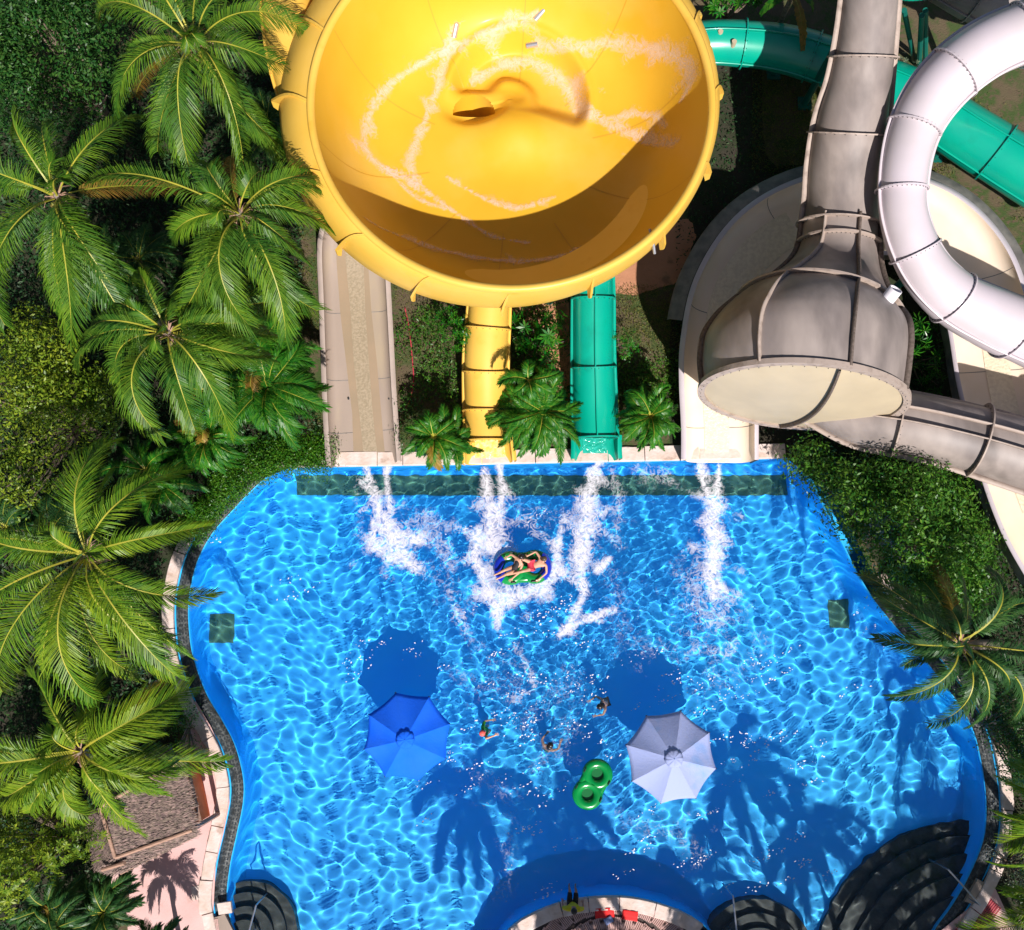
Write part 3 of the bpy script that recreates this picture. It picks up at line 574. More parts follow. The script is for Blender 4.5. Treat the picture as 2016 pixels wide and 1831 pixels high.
# ---------------------------------------------------------------- yellow bowl
def bowl():
    zr = 8.0; a = D(617, 178, zr); b_ = D(1396, 178, zr); R0 = (b_.x-a.x)/2; cx = (a.x+b_.x)/2; cy = D(1008, 560, zr).y+R0
    t = thing('bowl_slide', (cx, cy, GZ), 'giant glossy yellow bowl slide with water swirling into its drain hole', 'slide')
    cm = D(1008, 205, 4.3); mx, my = cm.x, cm.y
    hole = D(933, 214, 4.2)
    def hz(x, y):
        q = np.hypot(x-cx, y-cy)/R0; z = zr-.12-3.25*(1-np.clip(q, 0, 1)**8)-.18*(1-q)
        X, Y = x-mx, y-my; rho = np.hypot(X, Y); th = np.arctan2(Y, X)   # th=pi/2 north
        # centre island: its south face slopes toward the pool, a trench curls round its north side
        isl = .62*np.exp(-((X-.15)/1.4)**2-((Y+1.15)/1.0)**2)
        north = sstep(-.5, .5, Y+.25*X+.1); rin = .55+.12*th; rout = 2.45-.14*th
        tr = sstep(rout+.10, rout-.38, rho)*(.25+.75*sstep(rin-.5, rin+.45, rho))
        lip = .10*np.exp(-((rho-rout-.12)/.16)**2)*north
        inner = .40*np.exp(-((rho-rin)/.28)**2)*north*sstep(-.9, -.2, X)
        h = z+isl-.55*tr*north+lip+inner*.6; k = np.exp(-(((X-(hole.x-mx))/.95)**2+((Y-(hole.y-my)+.05)/.62)**2)**2); zh = zr-3.8
        return h*(1-k)+(zh+.35*(Y-(hole.y-my)+.3)-.0)*k
    n = 330; g = np.linspace(-R0, R0, n); X, Y = np.meshgrid(cx+g, cy+g); rad = np.hypot(X-cx, Y-cy)
    # clamp grid outside the circle onto it so that the edge is clean
    f = np.minimum(1, R0/np.maximum(rad, 1e-6)); X = cx+(X-cx)*f; Y = cy+(Y-cy)*f
    Z = hz(X, Y); Fc = gridfaces(n, n); rc = rad.ravel()[Fc].min(1)
    fx = X.ravel()[Fc].mean(1)-hole.x; fy = Y.ravel()[Fc].mean(1)-hole.y
    inh = (fy > -.30) & ((fx/.70)**2+((fy+.30)/.68)**2 < 1)
    V = np.stack([X.ravel(), Y.ravel(), Z.ravel()], 1); o = mesh('bowl_surface', V, Fc[(rc < R0) & ~inh], M['yellow'], t, True)
    for k in range(10):   # joints between the bowl's moulded panels
        th = 2*math.pi*(k+.35)/10; rr = np.linspace(2.7, R0-.03, 40); px, py = cx+np.cos(th)*rr, cy+np.sin(th)*rr; e = np.array((-math.sin(th), math.cos(th)))*.014; zz = hz(px, py)+.008
        mesh('panel_seam', np.stack([np.stack([px-e[0], py-e[1], zz], 1), np.stack([px+e[0], py+e[1], zz], 1)], 1), gridfaces(40, 2), M['yellow3'], t)
    # drain: throat below the hole
    mb = MB(); V = []; K = 28
    for dz, sc, dy in ((.12, 1.10, .0), (.05, 1.02, 0), (-.6, .95, .0), (-1.6, .8, -.2)):
        for k in range(K):
            if k < K//2+1: th = math.pi*k/(K//2); px, py = .72*math.cos(th)*sc, .70*math.sin(th)*sc-.30
            else: px, py = (-.72+1.44*(k-K//2)/(K-K//2))*sc, -.31
            p = (hole.x+px, hole.y+py+dy); V.append((p[0], p[1], float(hz(np.array(p[0]), np.array(p[1])))+dz-.08))
    mb.add(V[K:], [tuple(f) for f in gridfaces(3, K, True)]); mb.build('drain_throat', M['yellow'], t, True)
    # rim lip
    K = 160; an = np.linspace(0, 2*np.pi, K+1)
    prof = [(R0-.02, zr-.13), (R0+.0, zr), (R0+.14, zr+.03), (R0+.20, zr-.04), (R0+.19, zr-.22)]
    V = np.stack([np.stack([cx+np.cos(an)*r_, cy+np.sin(an)*r_, np.full(K+1, z_)], 1) for r_, z_ in prof], 1); mesh('rim_lip', V, gridfaces(K+1, len(prof)), M['yellow2'], t, True)
    # sixteen outer skirt panels with flanges standing proud between them
    ob = D(549, 190, 6.6); oc = D(1411, 190, 6.6); Rs = (oc.x-ob.x)/2; sx = (oc.x+ob.x)/2; sy = D(1008, 604, 6.6).y+Rs
    for k in range(16):
        a0 = 2*math.pi*k/16+.02; a1 = 2*math.pi*(k+1)/16+.02; aa = np.linspace(a0, a1, 11); rows = []
        for q in np.linspace(0, 1, 7):
            bul = .10*math.sin(math.pi*q); r_ = (R0+.16)*(1-q)+(Rs+bul)*q if q < 1 else Rs; ccx = cx*(1-q)+sx*q; ccy = cy*(1-q)+sy*q; z_ = (zr-.1)*(1-q)+6.5*q+.35*math.sin(math.pi*q)
            rows.append(np.stack([ccx+np.cos(aa)*r_, ccy+np.sin(aa)*r_, np.full(11, z_)], 1))
        rows.append(rows[-1]+np.array((0, 0, -.5))-np.stack([np.cos(aa), np.sin(aa), 0*aa], 1)*.25); rows.append(rows[-1]+np.array((0, 0, -1.2))-np.stack([np.cos(aa), np.sin(aa), 0*aa], 1)*1.6)
        mesh('skirt_panel', np.array(rows), gridfaces(len(rows), 11), M['yellow2'], t, True)
        d = np.array((math.cos(a0), math.sin(a0), 0)); tn = np.array((-d[1], d[0], 0)); V = []
        A = np.array((cx, cy, 0))+d*(R0+.15)+np.array((0, 0, zr-.14)); B = np.array((sx, sy, 0))+d*(Rs)+np.array((0, 0, 6.5)); 
        for q in np.linspace(0, 1, 9):
            c = A*(1-q)+B*q+np.array((0, 0, .35*math.sin(math.pi*q)+.03)); e = .07+.16*q**1.5; up_ = np.array((0, 0, 1))*e*(1-q*.4)+d*e*.9*q
            V += [c-tn*.035, c-tn*.035+up_, c+tn*.035+up_, c+tn*.035]
        V += [B+d*.12-tn*.03+np.array((0, 0, -.35)), B+d*.22-tn*.03+np.array((0, 0, -.15)), B+d*.22+tn*.03+np.array((0, 0, -.15)), B+d*.12+tn*.03+np.array((0, 0, -.35))]
        mb = MB(); mb.add(V, [tuple(f) for f in gridfaces(10, 4, True)]+[(36, 37, 38, 39)]); mb.build('panel_flange', M['yellow2'], t)
    def bz_of(x, y):
        for z in np.arange(8., 3., -.05):
            p = D(x, y, z)
            if math.hypot(p.x-cx, p.y-cy) < R0 and float(hz(np.array(p.x), np.array(p.y))) >= z: return z
        return 4.5
    for x, y, dx, dy in ((897, 55, .25, .9), (1066, 24, .75, .6)):
        p = D(x, y, bz_of(x, y)); d = Vector((dx, dy, .5)).normalized(); mb = MB(); mb.pipe([p-d*.3, p+d*.12, p+d*.2], [.10, .10, .05], 12); mb.build('water_nozzle', M['metal'], t)
    p = D(1052, 88, bz_of(1052, 88)); mb = MB(); mb.pipe([p-Vector((.25, 0, .05)), p+Vector((.12, 0, .06))], .1, 12); mb.build('water_nozzle', M['metal'], t)
    for x, y in ((714, 474), (1285, 470)):
        p = D(x, y, 7.3); sg = 1 if x > 1000 else -1; q = p+Vector((sg*.10, -.30, -.35)); mb = MB(); mb.pipe([p+Vector((-sg*.1, .25, .12)), p, q], .045, 10); mb.build('strut_pipe', M['metal'], t)
    for k in range(8):
        th = 2*math.pi*(k+.5)/8; px, py = cx+math.cos(th)*3.6, cy+math.sin(th)*3.6; mb = MB(); mb.pipe([(px, py, 0), (px, py, 6.0 if k % 1 == 0 else 5)], .16, 10)
        
        # keep post tops below the bowl shell
        hh = float(hz(np.array(px), np.array(py)))-.35; mb.V = [(v[0], v[1], min(v[2], hh)) if math.hypot(v[0]-px, v[1]-py) < .3 else v for v in mb.V]; mb.build('support_post', M['greend'], t)
    bz = lambda x, y: hz(x, y)+.03
    FM = foam_mat('bowl_foam', (.84, .68, .56), 6.0, thr=1.10, soft=.5)
    def lift(st): return [[(x, y, w_, bz_of(x, y)) for x, y, w_ in l] for l in st]
    foam('foam', lift([[(892, 62, 6), (882, 95, 11), (872, 140, 10), (862, 175, 11), (845, 215, 8), (830, 260, 8), (812, 300, 10), (808, 325, 13), (815, 352, 12)]]), 'white foam jet from the left nozzle streaking down inside the yellow bowl', bz, .05, FM)
    foam('foam', lift([[(1058, 28, 6), (1020, 45, 11), (975, 60, 11), (930, 80, 10), (895, 95, 11), (850, 115, 6), (800, 145, 7), (755, 180, 8), (728, 225, 9), (718, 270, 9), (722, 300, 10), (745, 325, 8), (790, 350, 5)]]), 'white foam jet from the upper nozzle sweeping round the left of the yellow bowl', bz, .05, FM)
    foam('foam', lift([[(1058, 90, 7), (1110, 95, 9), (1170, 88, 10), (1240, 90, 9), (1300, 105, 8), (1345, 125, 8), (1360, 160, 8), (1340, 200, 5)]]), 'white foam jet running to the right side of the yellow bowl', bz, .05, FM)
    foam('foam', lift([[(930, 165, 8), (960, 145, 11), (1010, 125, 12), (1060, 130, 13), (1100, 155, 15), (1130, 185, 17), (1150, 220, 14), (1190, 240, 12), (1240, 265, 13), (1290, 280, 12), (1330, 280, 6)], [(1200, 235, 8), (1250, 225, 9), (1290, 235, 8), (1310, 250, 5)]]), 'broad band of white water curling to the drain of the yellow bowl', bz, .05, FM)
    foam('foam', lift([[(790, 345, 7), (850, 385, 6), (910, 430, 5), (970, 465, 4), (1040, 480, 3)], [(720, 430, 3), (800, 470, 4), (900, 500, 4), (1010, 515, 5), (1100, 505, 4), (1190, 470, 4)], [(880, 350, 4), (960, 395, 6), (1020, 410, 6), (1090, 390, 5)], [(760, 330, 4), (820, 390, 4), (900, 420, 4)]]), 'faint ripples of foam in the shaded lower part of the yellow bowl', bz, .05, FM)
    return hz
bowl()
tube('yellow_inlet_tube', [(560, -150, 6.3, 104), (564, -40, 6.2, 104), (570, 50, 6.1, 100), (580, 130, 6.0, 92), (600, 215, 5.9, 78), (628, 290, 5.8, 60)], 4, M['yellow2'], M['yellow2'], 'yellow tube joining the bowl along its left rim beside the palms', seams=(85,), breaks=(.36, .66), supports=(.2,), bolts=20)
# ================================================================= UMBRELLAS
def umbrella(cx, cy, rpx, rot, mats, label, tilt):
    zc = 1.45; c = D(cx, cy, zc); r = rpx/scl(c); t = thing('parasol', (c.x, c.y, -1.3), label, 'parasol', 'parasols standing in the pool')
    Rm = Matrix.Rotation(tilt[0], 3, 'X')@Matrix.Rotation(tilt[1], 3, 'Y'); top = Vector((c.x, c.y, zc))
    def pt(rr, a, z): return top+Rm@Vector((math.cos(a)*rr, math.sin(a)*rr, z))
    for k in range(8):
        a0 = rot+k*math.pi/4; a1 = a0+math.pi/4; V = []; ns, nr = 9, 12
        for i in range(nr):
            q = i/(nr-1)
            for j in range(ns):
                f = j/(ns-1); e0 = Vector((math.cos(a0), math.sin(a0))); e1 = Vector((math.cos(a1), math.sin(a1))); e = e0.lerp(e1, f)
                sag = math.sin(math.pi*f); rr = (.06+.94*q)*r*(1-.035*sag*q); z = .42-.62*q**1.08-.055*sag*q+(.010*math.sin(f*19+i*1.3+k)*q*(1-q)*2)
                V.append(top+Rm@Vector((e.x*rr, e.y*rr, z)))
        V += [Vector(V[(nr-1)*ns+j])+Rm@Vector((0, 0, -.09)) for j in range(ns)]
        o = mesh('canopy_panel', [tuple(v) for v in V], gridfaces(nr+1, ns), mats[0], t, True)
    mb = MB()
    for k in range(8): a = rot+k*math.pi/4; mb = MB(); mb.pipe([pt(.07, a, .33), pt(r*.5, a, .42-.62*.473-.035), pt(r*1.01, a, -.235)], [.018, .018, .026], 6); mb.build('rib', M['dkmetal'], t)
    V = []; K = 48; rnd = random.Random(int(cx))
    for i, (rr, z) in enumerate(((.02, .46), (.12, .445), (.22, .41), (.30, .355), (.295, .345))):
        for k in range(K): a = 2*math.pi*k/K; wv = (.009*math.sin(a*9+i*.8)+.006*math.sin(a*17+1))*min(1, i); V.append(tuple(pt(rr*(1+wv*2), a, z+wv*(i > 0)*.9)))
    mesh('vent_cap', V, gridfaces(5, K, True), mats[0], t, True)
    mb = MB(); mb.pipe([pt(0, 0, .38), Vector((c.x, c.y, -1.3))], .03, 10); o = mb.build('pole', M['metal'], t); o.cycles.is_caustics_receiver = True
    mb = MB(); mb.pipe([(c.x, c.y, -1.3), (c.x, c.y, -1.22)], .35, 20); o = mb.build('base', M['tile'], t); o.cycles.is_caustics_receiver = True
M['fabblue'] = nmat('blue_canvas', (.01, .15, .97), .8, (.02, .17, .97), 1.2, spec=.05, bump=.3, bscale=18, trans=.12)
M['fabpale'] = nmat('faded_blue_canvas', (.37, .43, .70), .8, (.14, .33, .68), .9, spec=.1, fac=(.55, .75), bump=.3, bscale=18, trans=.12)
umbrella(800, 1452, 88, R(16), [M['fabblue']], 'blue octagonal parasol on the left with sunlit lavender lower panels', (R(3), R(0)))
umbrella(1323, 1491, 91, R(30.6), [M['fabpale']], 'faded pale blue octagonal parasol standing to the right of the green float', (R(-2), 0))
# ================================================================= FLOATS
M['vinylg'] = nmat('green_vinyl', (.0, .27, .05), .25, (.0, .21, .04), 2, coat=.5)
M['vinylgd'] = nmat('green_vinyl_floor', (.0, .13, .03), .35, coat=.3)
M['vinylb'] = nmat('blue_vinyl', (.01, .03, .45), .25, coat=.5)
M['rubber'] = nmat('black_rubber', (.01, .01, .01), .5)
def double_float(c, ang, ln, label, holes=True, blue=False, t_r=.185):
    t = thing('pool_float', tuple(c), label, 'pool float'); ca, sa = math.cos(ang), math.sin(ang); k_ = ln/2.0
    def Wp(x, y, z): return (c.x+(x*ca-y*sa)*k_, c.y+(x*sa+y*ca)*k_, c.z+z*k_)
    r1, r2, tr = .30, .30, t_r; x1, x2 = -.42, .42; R1 = .40
    N_ = 72
    for nm, xc in (('ring', x1), ('ring', x2)):
        V = []
        for i in range(N_):
            a = 2*math.pi*i/N_
            for j in range(18):
                b_ = 2*math.pi*j/18; rr = R1+tr*math.cos(b_); V.append(Wp(xc+rr*math.cos(a)*1.0, rr*math.sin(a)*1.02, .10+tr*math.sin(b_)*.85))
        f = np.vstack([gridfaces(N_, 18, True), np.array([[(N_-1)*18+j, (N_-1)*18+(j+1) % 18, (j+1) % 18, j] for j in range(18)])])
        mesh(nm, V, f, M['vinylg'], t, True)
        if holes:
            V = [Wp(xc, 0, .06)]+[Wp(xc+.27*math.cos(a), .27*math.sin(a), .06) for a in np.linspace(0, 6.283, 25)[:-1]]
            mesh('floor_panel', V, [(0, 1+i, 1+(i+1) % 24) for i in range(24)], M['vinylgd'], t)
    # bolster filling the waist between the rings
    for sy in (-1, 1):
        mb = MB(); mb.pipe([Wp(-.42, sy*.34, .08), Wp(-.2, sy*.40, .09), Wp(.2, sy*.40, .09), Wp(.42, sy*.34, .08)], [.12*k_, .135*k_, .135*k_, .12*k_], 12); mb.build('side_tube', M['vinylg'], t, True)
    if blue:
        for xc, d in ((x1, -1), (x2, 1)):
            V = []
            for i in range(25):
                a = (math.pi if d < 0 else 0)-.95+1.9*i/24
                for j in range(9):
                    b_ = .1+2.3*j/8; rr = R1+(tr+.012)*math.cos(b_+.0); V.append(Wp(xc+rr*math.cos(a), rr*math.sin(a)*1.02, .10+(tr+.012)*math.sin(b_)*.87))
            mesh('blue_patch', V, gridfaces(25, 9), M['vinylb'], t, True)
    for x, y in ((.35, -.60), (-.35, -.60), (.35, .60), (-.35, .60)):
        mb = MB(); y *= .86; mb.pipe([Wp(x-.08, y, .24), Wp(x-.05, y, .285), Wp(x+.05, y, .285), Wp(x+.08, y, .24)], .02, 8); mb.build('grab_handle', M['rubber'], t)
    return t
double_float(D(1166, 1543, .02), R(62), 1.72, 'empty glossy green double float drifting between the two parasols', True)
Q = lambda cx, cy, z: D((900+cx*.13889)/1.01587, (1060+cy*.13889)/1.01587, z)
double_float(Q(1045, 540, .02), R(-2)+R(5), 1.98, 'green and blue double float carrying two riders through white foam', False, True)
# ================================================================= PEOPLE
M['skin'] = nmat('skin', (.62, .34, .22), .5, (.55, .28, .18), 8)
M['skin2'] = nmat('tanned_skin', (.50, .25, .15), .5, (.42, .20, .12), 8)
M['hair'] = nmat('black_hair', (.008, .006, .006), .35, (.02, .015, .012), 20)
M['hairb'] = nmat('brown_hair', (.10, .06, .035), .45, (.06, .035, .02), 20)
M['redcloth'] = nmat('red_cloth', (.50, .01, .04), .8, (.65, .06, .10), 12)
M['blackcloth'] = nmat('black_cloth', (.012, .010, .014), .7)
M['greencloth'] = nmat('green_cloth', (.03, .25, .02), .7); M['pinkcap'] = nmat('pink_cap', (.85, .12, .10), .6); M['yelcloth'] = nmat('yellow_cloth', (.55, .45, .01), .8); M['eye'] = nmat('eye', (.02, .015, .01), .2)
def skinned(name, V, E_, rad, m, parent, root=0, lv=2):
    base = Vector((0, 0, 0)); r = parent
    while r is not None: base += r.location; r = r.parent
    me = bpy.data.meshes.new(name); me.from_pydata([tuple(Vector(v)-base) for v in V], E_, []); me.materials.append(m)
    o = bpy.data.objects.new(name, me); C.objects.link(o); o.parent = parent
    md = o.modifiers.new('skin', 'SKIN'); md.use_smooth_shade = True; me.skin_vertices
    for i, sv in enumerate(me.skin_vertices[0].data): q = rad[i]; sv.radius = q if isinstance(q, tuple) else (q, q); sv.use_root = (i == root)
    ms = o.modifiers.new('sub', 'SUBSURF'); ms.levels = lv; ms.render_levels = lv; o.cycles.is_caustics_receiver = True
    return o
def person(label, J, face, skin, hair, hairlen=0, clothes=(), cap=None, arms=True, sc=1.0):
    """J: joints in world metres: pelvis chest neck head, and per side sho elb wri, hip kne ank toe; face: direction the face looks"""
    t = thing('person', tuple(J['pelvis']), label, 'person'); V = []; Rr = []; E_ = []; ix = {}
    def av(n, p, r, par=None):
        ix[n] = len(V); V.append(Vector(p)); Rr.append(tuple(x*sc for x in r) if isinstance(r, tuple) else r*sc)
        if par: E_.append((ix[par], ix[n]))
    pe, ch, ne, he = [Vector(J[k]) for k in ('pelvis', 'chest', 'neck', 'head')]
    av('pelvis', pe, .125); av('waist', pe.lerp(ch, .5), .11, 'pelvis'); av('chest', ch, .135, 'waist'); av('neck', ne, .055, 'chest')
    hd = (he-ne).normalized(); av('jaw', ne.lerp(he, .45), .065, 'neck'); av('head', he, .095, 'jaw'); av('crown', he+hd*.075*sc, .062, 'head')
    for sd in ('l', 'r'):
        if 'sho'+sd in J:
            av('sho'+sd, J['sho'+sd], .055, 'chest'); av('elb'+sd, J['elb'+sd], .040, 'sho'+sd); av('wri'+sd, J['wri'+sd], .028, 'elb'+sd)
            e, w_ = Vector(J['elb'+sd]), Vector(J['wri'+sd]); d = (w_-e).normalized(); sdv = d.cross(Vector((0, 0, 1))).normalized(); dn = Vector((0, 0, -1))
            av('palm'+sd, w_+d*.055*sc, (.038, .022), 'wri'+sd)
            for fi, (o_, ln) in enumerate(((-.030, .062), (-.010, .078), (.010, .082), (.029, .072))):
                b0 = w_+(d*.095+sdv*o_)*sc; av('fa%d%s' % (fi, sd), b0, .010, 'palm'+sd); av('fb%d%s' % (fi, sd), b0+(d*ln*.55+sdv*o_*.25)*sc, .009, 'fa%d%s' % (fi, sd)); av('fc%d%s' % (fi, sd), b0+(d*ln+sdv*o_*.4+dn*.015)*sc, .007, 'fb%d%s' % (fi, sd))
            sg = 1 if sd == 'l' else -1; av('ta'+sd, w_+(d*.055+sdv*.045*sg)*sc, .012, 'palm'+sd); av('tb'+sd, w_+(d*.09+sdv*.068*sg)*sc, .009, 'ta'+sd)
        if 'hip'+sd in J:
            av('hip'+sd, J['hip'+sd], .085, 'pelvis'); av('thi'+sd, Vector(J['hip'+sd]).lerp(Vector(J['kne'+sd]), .45), .075, 'hip'+sd); av('kne'+sd, J['kne'+sd], .052, 'thi'+sd)
            av('cal'+sd, Vector(J['kne'+sd]).lerp(Vector(J['ank'+sd]), .35), .050, 'kne'+sd); av('ank'+sd, J['ank'+sd], .032, 'cal'+sd); av('toe'+sd, J['toe'+sd], .026, 'ank'+sd)
    skinned('body', V, E_, Rr, skin, t)
    f = Vector(face).normalized(); f = (f-hd*f.dot(hd)).normalized(); sdv = f.cross(hd).normalized()
    mb = MB()
    def ell(c, rx, ry, rz, m_, nm, ax=None, cutf=None):
        A = ax or (sdv, f, hd); V_ = []; n1, n2 = 10, 16
        for i in range(n1+1):
            th = math.pi*i/n1
            for j in range(n2):
                ph = 2*math.pi*j/n2; V_.append(c+A[0]*rx*math.sin(th)*math.cos(ph)+A[1]*ry*math.sin(th)*math.sin(ph)+A[2]*rz*math.cos(th))
        return mesh(nm, [tuple(v) for v in V_], gridfaces(n1+1, n2, True), m_, t, True)
    hc = he+hd*.01*sc
    for sg in (-1, 1): ell(hc+(f*.088+sdv*.032*sg)*sc, .011*sc, .008*sc, .008*sc, M['eye'], 'eye')
    for sg in (-1, 1): ell(hc+(sdv*.094*sg)*sc, .014*sc, .022*sc, .034*sc, skin, 'ear')
    ell(hc+(f*.10-hd*.022)*sc, .013*sc, .022*sc, .022*sc, skin, 'nose'); ell(hc+(f*.088-hd*.055)*sc, .026*sc, .010*sc, .008*sc, M['redcloth'], 'mouth')
    if cap: ell(hc+(hd*.035-f*.006)*sc, .104*sc, .108*sc, .085*sc, cap, 'cap')
    else:
        ell(hc+(hd*.028-f*.022)*sc, .103*sc, .105*sc, .098*sc, hair, 'hair')
        if hairlen:
            V_ = [hc-f*.05*sc]; P_ = [hc+hd*.03-f*.06*sc, hc-hd*.10*sc-f*.085*sc, hc-hd*(.10+hairlen*.5)*sc-f*.06*sc, hc-hd*(.10+hairlen)*sc-f*.03*sc]
            mb = MB(); mb.pipe(P_, [.09*sc, .10*sc, .085*sc, .03*sc], 12); mb.build('hair', hair, t, True)
    for nm, keys, gr, m_ in clothes:
        kk = [k for k in keys if k in ix]; sub = {k: i for i, k in enumerate(kk)}; ee = []
        for a, b_ in E_:
            na = [k for k in kk if ix[k] == a]; nb = [k for k in kk if ix[k] == b_]
            if na and nb: ee.append((sub[na[0]], sub[nb[0]]))
        VV = [V[ix[k]] for k in kk]; RR = [tuple(x+gr for x in Rr[ix[k]]) if isinstance(Rr[ix[k]], tuple) else Rr[ix[k]]+gr for k in kk]
        skinned(nm, VV, ee, RR, m_, t)
    return t
# rider with red shorts, lying back on the float, head to the right
J = dict(pelvis=Q(1190, 505, .36), chest=Q(1300, 490, .46), neck=Q(1335, 462, .52), head=Q(1345, 428, .60),
  shol=Q(1300, 400, .50), elbl=Q(1235, 310, .50), wril=Q(1130, 365, .46), shor=Q(1385, 505, .50), elbr=Q(1390, 620, .44), wrir=Q(1290, 700, .36),
  hipl=Q(1175, 465, .36), knel=Q(1060, 425, .62), ankl=Q(960, 440, .40), toel=Q(925, 420, .42), hipr=Q(1175, 555, .36), kner=Q(1060, 590, .58), ankr=Q(850, 640, .40), toer=Q(815, 650, .46))
person('person in red shorts lying back at the right end of the occupied float', J, (-.5, -.1, .8), M['skin'], M['hairb'], 0, [('shorts', ['pelvis', 'hipl', 'hipr', 'thil', 'thir'], .022, M['redcloth'])])
J = dict(pelvis=Q(930, 545, .36), chest=Q(985, 470, .50), neck=Q(1005, 425, .60), head=Q(1015, 395, .70),
  shol=Q(955, 400, .54), elbl=Q(880, 350, .52), wril=Q(835, 380, .46), shor=Q(1040, 500, .54), elbr=Q(1000, 610, .48), wrir=Q(905, 690, .44),
  hipl=Q(905, 530, .34), knel=Q(790, 575, .56), ankl=Q(680, 630, .40), toel=Q(625, 655, .40), hipr=Q(935, 590, .34), kner=Q(830, 625, .56), ankr=Q(720, 685, .38), toer=Q(655, 712, .38))
person('person with long black hair and black swimsuit at the left end of the float', J, (-.6, -.3, .6), M['skin'], M['hair'], .34, [('swimsuit', ['pelvis', 'waist', 'chest', 'hipl', 'hipr', 'shol'], .016, M['blackcloth'])])
def stander(label, hx, hy, ang, skin, hair, hairlen=0, cap=None, clothes=(), arm=None, sink=0., lean=0.):
    """someone standing in the pool: head above the water, body below; ang = facing"""
    h = D(hx, hy, .16-sink); f = Vector((math.cos(ang), math.sin(ang), 0)); s_ = Vector((-f.y, f.x, 0)); z = Vector((0, 0, 1))
    b = h-f*lean; J = {}
    J['head'] = h; J['neck'] = h-z*.20-f*lean*.2; J['chest'] = h-z*.42-f*lean*.6; J['pelvis'] = h-z*.82-f*lean
    for sd, g in (('l', 1), ('r', -1)):
        J['sho'+sd] = J['chest']+z*.13+s_*.18*g; J['elb'+sd] = J['sho'+sd]+s_*.14*g-z*.05+f*.14; J['wri'+sd] = J['elb'+sd]+f*.20-s_*.04*g+z*.02
        J['hip'+sd] = J['pelvis']+s_*.10*g-z*.02; J['kne'+sd] = J['hip'+sd]-z*.26+f*.12; J['ank'+sd] = J['kne'+sd]-z*.14-f*.22; J['toe'+sd] = J['ank'+sd]+f*.12-z*.02
    if arm: J['elbr'] = D(*arm[0]); J['wrir'] = D(*arm[1])
    return person(label, J, f, skin, hair, hairlen, clothes, cap)
top_ = ['pelvis', 'waist', 'chest', 'shol', 'shor', 'elbl']
stander('swimmer in a red cap and green top reaching one arm out beside the blue parasol', 950, 1443, R(20), M['skin'], M['hair'], cap=M['pinkcap'], clothes=[('rash_top', top_, .014, M['greencloth'])], arm=((957, 1454, .06), (973, 1448, .10)), lean=-.10)
stander('dark-haired bather with a bare back bent forward above the white parasol', 1180, 1391, R(200), M['skin'], M['hair'], .08, clothes=[('swimwear', ['pelvis', 'hipl', 'hipr'], .014, M['blackcloth'])], lean=.30)
stander('dark-haired swimmer low in the water between the parasols', 1084, 1466, R(60), M['skin2'], M['hair'], .05, sink=.06, lean=.25, clothes=[('swimwear', ['pelvis', 'waist', 'chest', 'hipl', 'hipr'], .014, M['greend'])])
# attendant sitting on the coping of the deck tongue, legs over the water
h = D(1127, 1776, 1.02); z = Vector((0, 0, 1)); f = Vector((.05, 1, 0)).normalized(); s_ = Vector((-f.y, f.x, 0)); pe = D(1127, 1782, .36)
J = dict(pelvis=pe, chest=pe+z*.42+f*.02, neck=pe+z*.60+f*.03, head=pe+z*.76+f*.05)
for sd, g in (('l', 1), ('r', -1)):
    J['sho'+sd] = J['chest']+z*.08+s_*.19*g; J['elb'+sd] = J['sho'+sd]+s_*.14*g-z*.20-f*.02; J['wri'+sd] = J['elb'+sd]-z*.20+f*.10
    J['hip'+sd] = pe+s_*.10*g; J['kne'+sd] = J['hip'+sd]+f*.42+z*.02; J['ank'+sd] = J['kne'+sd]-z*.42+f*.03; J['toe'+sd] = J['ank'+sd]+f*.12-z*.04
person('attendant in a yellow shirt and dark shorts sitting on the edge of the bottom deck', J, f, M['skin2'], M['hair'], clothes=[('shirt', ['pelvis', 'waist', 'chest', 'shol', 'shor', 'elbl', 'elbr'], .03, M['yelcloth']), ('shorts', ['pelvis', 'hipl', 'hipr', 'thil', 'thir', 'knel', 'kner'], .025, M['blackcloth'])])
# ================================================================= POOL STEPS, RAILS, MATS
def steps(cx, cy, radii, a0, a1, label):
    c = D(cx, cy, 0); t = thing('pool_steps', (c.x, c.y, -1.3), label, 'steps', 'tiled steps in the pool')
    for i, r_ in enumerate(radii):
        zt = -.12-.24*i; K = 40; V = [(c.x, c.y, zt)]; 
        for z_ in (zt, -1.3): V += [(c.x+r_*math.cos(a), c.y+r_*math.sin(a), z_) for a in np.linspace(a0, a1, K)]
        F_ = [(0, 1+k, 2+k) for k in range(K-1)]+[(1+k, 1+K+k, 2+K+k, 2+k) for k in range(K-1)]
        o = mesh('step', V, F_, M['tile'], t); o.cycles.is_caustics_receiver = True
steps(478, 1848, (.55, .92, 1.3, 1.62), R(-90), R(130), 'dark rounded tiled steps under water at the bottom left corner of the pool')
steps(1962, 1992, (3.6, 4.15, 4.7, 5.25, 5.7), R(75), R(215), 'wide dark curved steps under water at the bottom right of the pool')
steps(1500, 1900, (1.1, 1.5, 1.9), R(20), R(200), 'dark steps under water at the bottom edge right of the deck tongue')
def rail(a, b_, za, zb, label):
    p, q = D(a[0], a[1], za), D(b_[0], b_[1], zb); t = thing('handrail', (p.x, p.y, -.5), label, 'handrail', 'steel handrails of the pool steps')
    mb = MB(); mb.pipe([p, q], .028, 10); mb.build('top_rail', M['metal'], t)
    for r_, lo in ((p, -1.0), (q, -.1)): mb = MB(); mb.pipe([r_, (r_.x, r_.y, lo)], .026, 10); mb.build('rail_post', M['metal'], t)
